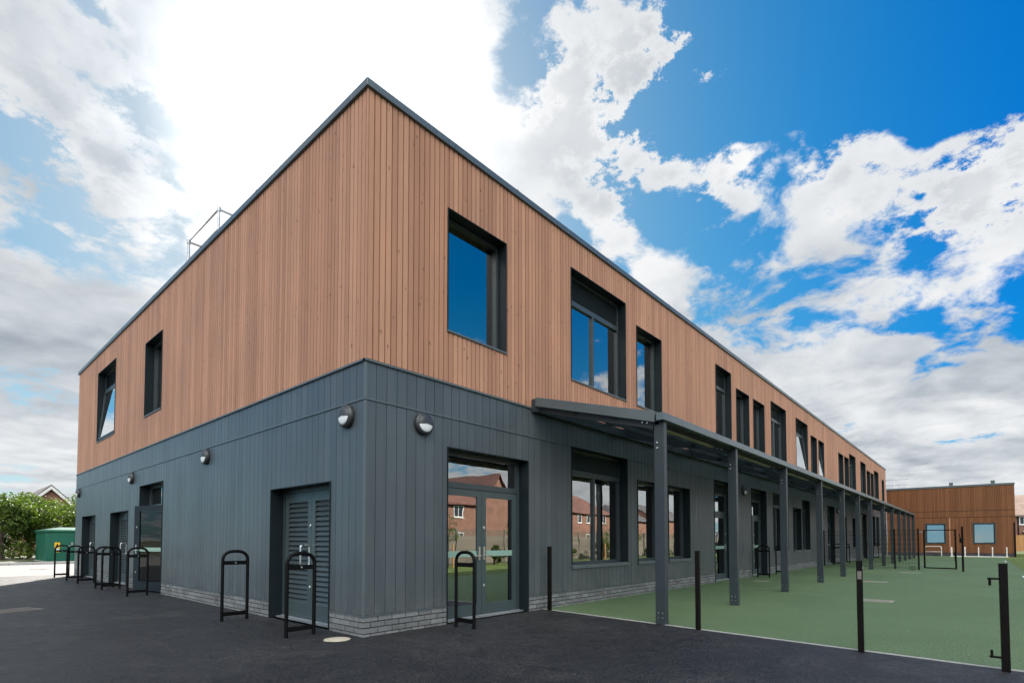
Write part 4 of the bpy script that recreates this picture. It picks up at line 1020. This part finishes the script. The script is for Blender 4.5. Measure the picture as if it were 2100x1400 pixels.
# ------------------------------------------------------------------ houses
def house(name, label, x0, x1, y0, y1, eave, ridge, along='x', tile='tilered', wins=(), face='+y', hip=0.0, gable_trim=False, extra=None):
    """axis-aligned house; roof ridge along x or y"""
    t = thing(name, label, 'house', ((x0 + x1) / 2, (y0 + y1) / 2, 0)); cx_, cy_ = (x0 + x1) / 2, (y0 + y1) / 2
    a, b, c, d = x0 - cx_, x1 - cx_, y0 - cy_, y1 - cy_
    m = MB()
    m.box(a, c, -.05, b, d, eave)
    if hip == 0:
        if along == 'x': m.prism([(c, eave), (d, eave), (0, ridge - .02)], a, b, 'x')
        else: m.prism([(a, eave), (b, eave), (0, ridge - .02)], c, d, 'y')
    m.build('wall', M['redbrick'], t)
    o = .35; r = MB(); th = .12
    sl = (ridge - eave)
    if along == 'x':
        e = eave - sl * o / (d)
        if hip: r.add([(a - o, c - o, e), (b + o, c - o, e), (b + o, d + o, e), (a - o, d + o, e), (a + hip, 0, ridge), (b - hip, 0, ridge)], [(0, 1, 5, 4), (1, 2, 5), (2, 3, 4, 5), (3, 0, 4), (3, 2, 1, 0)])
        else:
            for s_ in (1, -1):
                r.hexa([(a - o, s_ * (d + o), e), (b + o, s_ * (d + o), e), (b + o, 0, ridge), (a - o, 0, ridge), (a - o, s_ * (d + o), e + th), (b + o, s_ * (d + o), e + th), (b + o, 0, ridge + th), (a - o, 0, ridge + th)])
    else:
        e = eave - sl * o / (b)
        for s_ in (1, -1):
            r.hexa([(s_ * (b + o), c - o, e), (s_ * (b + o), d + o, e), (0, d + o, ridge), (0, c - o, ridge), (s_ * (b + o), c - o, e + th), (s_ * (b + o), d + o, e + th), (0, d + o, ridge + th), (0, c - o, ridge + th)])
    rf = r.build('roof', M[tile], t)
    if gable_trim:
        g = MB()
        if along == 'y':
            for s_ in (1, -1):
                yy = c - o
                g.hexa([(s_ * (b + o), yy - .03, e - .32), (s_ * (b + o), yy - .001, e - .32), (0, yy - .001, ridge - .32), (0, yy - .03, ridge - .32), (s_ * (b + o), yy - .03, e + .0), (s_ * (b + o), yy - .001, e), (0, yy - .001, ridge), (0, yy - .03, ridge)])
        else:
            for s_ in (1, -1):
                xx = a - o
                g.hexa([(xx - .03, s_ * (d + o), e - .3), (xx - .001, s_ * (d + o), e - .3), (xx - .001, 0, ridge - .3), (xx - .03, 0, ridge - .3), (xx - .03, s_ * (d + o), e), (xx - .001, s_ * (d + o), e), (xx - .001, 0, ridge), (xx - .03, 0, ridge)])
        g.build('bargeboard', M['white'], rf)
    for (fc, u, z, w, h) in wins:
        def fnw(uu, dd, zz, fc=fc):
            return {'+y': (uu - cx_, d - dd, zz), '-y': (uu - cx_, c + dd, zz), '-x': (a + dd, uu - cy_, zz), '+x': (b - dd, uu - cy_, zz)}[fc]
        m = MB(); rect_frame(m, fnw, u - w / 2, u + w / 2, z, z + h, -.05, -.001, .09); fbox(m, fnw, u - .035, -.045, z + .09, u + .035, -.001, z + h - .09); fbox(m, fnw, u - w / 2 - .08, -.1, z - .07, u + w / 2 + .08, -.001, z - .001)
        wn = m.build('window', M['white'], t)
        m = MB(); fbox(m, fnw, u - w / 2 + .09, -.02, z + .09, u + w / 2 - .09, -.0015, z + h - .09); m.build('pane', M['windowdark'], wn)
    return t
M['windowdark'] = mat_plain('house_window', (.03, .04, .05), .08, 0, .1)
house('brick_house', 'red brick house whose white-edged gable peeps over the hedge', 2.45, 6.85, 60, 68, 4.2, 6.42, 'y', 'tilegrey', [('-y', 4.65, 2.9, 1.2, 1.1)], gable_trim=True)
hr = house('brick_house', 'brick house with pale tiled roof at the right edge beyond the brown wing', 88, 96.5, -21, -8, 4.5, 7.1, 'y', 'tilepale', [('-x', -10.1, 3.25, .9, 1.0), ('-x', -13, 3.25, 1.2, 1.1)])
# its porch
m = MB(); pxx = 86.6 - 92.25
m.prism([(-11.6 + 14.5, 2.35), (-9.9 + 14.5, 2.35), (-10.75 + 14.5, 3.0)], pxx, 88 - 92.25 - .002, 'x'); m.build('porch', M['white'], hr)
m = MB(); m.hexa([(pxx - .1, 2.75, 2.33), (pxx - .1, 3.75, 3.08), (pxx + 1.4, 3.75, 3.08), (pxx + 1.4, 2.75, 2.33), (pxx - .1, 2.75, 2.41), (pxx - .1, 3.75, 3.16), (pxx + 1.4, 3.75, 3.16), (pxx + 1.4, 2.75, 2.41)]); m.build('porch_roof', M['tilepale'], hr)
m = MB(); m.tube([(88 - 92.25 - .06, -9.55 + 14.5, 0), (88 - 92.25 - .06, -9.55 + 14.5, 4.4)], .06, 8); m.build('downpipe', M['black'], hr)
# golden fence at the right edge
gf = thing('timber_fence', 'golden sunlit close-boarded timber fence at the right edge beyond the wing', 'fence', (76, -14, 0))
m = MB(); board_run(m, lambda u, d, z: (d, u, z), -6, 5.3, .1, 1.85, .12, .006, 0, .02, []); m.build('boards', M['gatewood'], gf)
for y in (-5, -2, 1, 4, 5.25): MB().box(-.11, y - .05, 0, -.006, y + .05, 1.95).build('post', M['gatewood'], gf)
# houses on the far side of the playground (seen mirrored in the glass)
house('brick_house', 'red brick house opposite, mirrored in the glazed double door', 26.5, 34.6, -41, -32, 4.95, 7.4, 'x', 'tilered', [('+y', 31.6, 3.55, 1.3, 1.15), ('+y', 28.6, 3.55, 1.3, 1.15), ('+y', 31.6, .9, 1.3, 1.2)])
house('brick_house', 'dark-sided house opposite with steep gable, mirrored at the right of the glazed door', 36.3, 41.6, -42, -33.5, 5.0, 8.6, 'y', 'tilered', [])
house('brick_house', 'red brick house with hipped red roof, mirrored in the wide ground floor window', 48, 60.5, -42, -32, 4.95, 8.2, 'x', 'tilered', [('+y', 52.5, 3.5, .8, 1.1), ('+y', 55.0, 3.5, 1.6, 1.2), ('+y', 58.2, 3.5, 1.6, 1.2), ('+y', 55, .9, 1.6, 1.2)], hip=4)
house('brick_house', 'dark tiled house opposite, mirrored in the narrow ground floor windows', 64, 74, -41, -33, 4.4, 6.9, 'x', 'tilegrey', [('+y', 68, 3.0, 1.2, 1.1)], hip=3)
house('brick_house', 'farthest house opposite across the lawn, mirrored in the third ground floor window', 78, 90, -43, -34, 4.8, 7.4, 'x', 'tilegrey', [('+y', 82, 3.4, 1.2, 1.1)])
# garden fence along the lawn
tf = thing('trellis_fence', 'weathered panel fence with trellis top along the lawn opposite the school', 'fence', (0, -13.6, 0))
m = MB()
for k in range(34):
    x0 = -2 + k * 1.83
    MB().box(x0 - .05, -.05, -.05, x0 + .05, .05, 1.86).build('post', M['fencewood'], tf)
    for r in range(9): m.box(x0 + .055, -.012 - (r % 2) * .004, .06 + r * .16, x0 + 1.775, .012 - (r % 2) * .004, .06 + r * .16 + .152)
    for r in range(4): m.box(x0 + .055, -.01, 1.52 + r * .09, x0 + 1.775, .01, 1.545 + r * .09)
    for r in range(15): m.box(x0 + .08 + r * .118, .0105, 1.51, x0 + .105 + r * .118, .024, 1.82)
m.build('panel', M['fencewood'], tf)
for i in range(11):
    x = 9 + i * 3.4 + random.uniform(-.8, .8)
    shrub('shrub', 'young bush growing along the trellis fence on the lawn', 'shrub', (x, -12.4 + random.uniform(-.3, .3), 0), random.uniform(1.3, 2.0), random.uniform(.8, 1.5), 900, 'leaf', .07, 60 + i, 'bushes along the trellis fence', .1)
for i in range(7):
    x = 12 + i * 4.3
    t = thing('sapling', 'staked young sapling standing on the lawn by the trellis fence', 'tree', (x, -11.4, 0), 0, 'staked saplings on the lawn')
    m = MB(); m.tube([(0, 0, 0), (.02, 0, 1.2), (0, .03, 2.3)], [.02, .016, .008], 6); m.build('trunk', M['bark'], t)
    leaf_cloud(260, [(0, 0, 1.9, .4, .4, .6), (.1, .1, 1.5, .3, .3, .3)], .05, 90 + i).build('crown', M['leaf'], t, recalc=False)
    for s_ in (-.25, .25): MB().box(s_ - .03, -.03, 0, s_ + .03, .03, 1.1).build('stake', M['gatewood'], t)
# trees behind the camera, mirrored in the wing's windows
for i, (x, y, w, h, lab) in enumerate(((-52, -8.0, 5, 2.6, 'broad dark tree mirrored in the windows of the brown wing'), (-55, -12.5, 3, 3.4, 'tall dark tree mirrored in the right window of the brown wing'), (-58, -17, 6, 2.4, 'wide low dark tree mirrored at the right of the wing window'))):
    shrub('tree', lab, 'tree', (x, y, 0), w, h, 2500, 'leafdark', .14, 120 + i, None, .25)
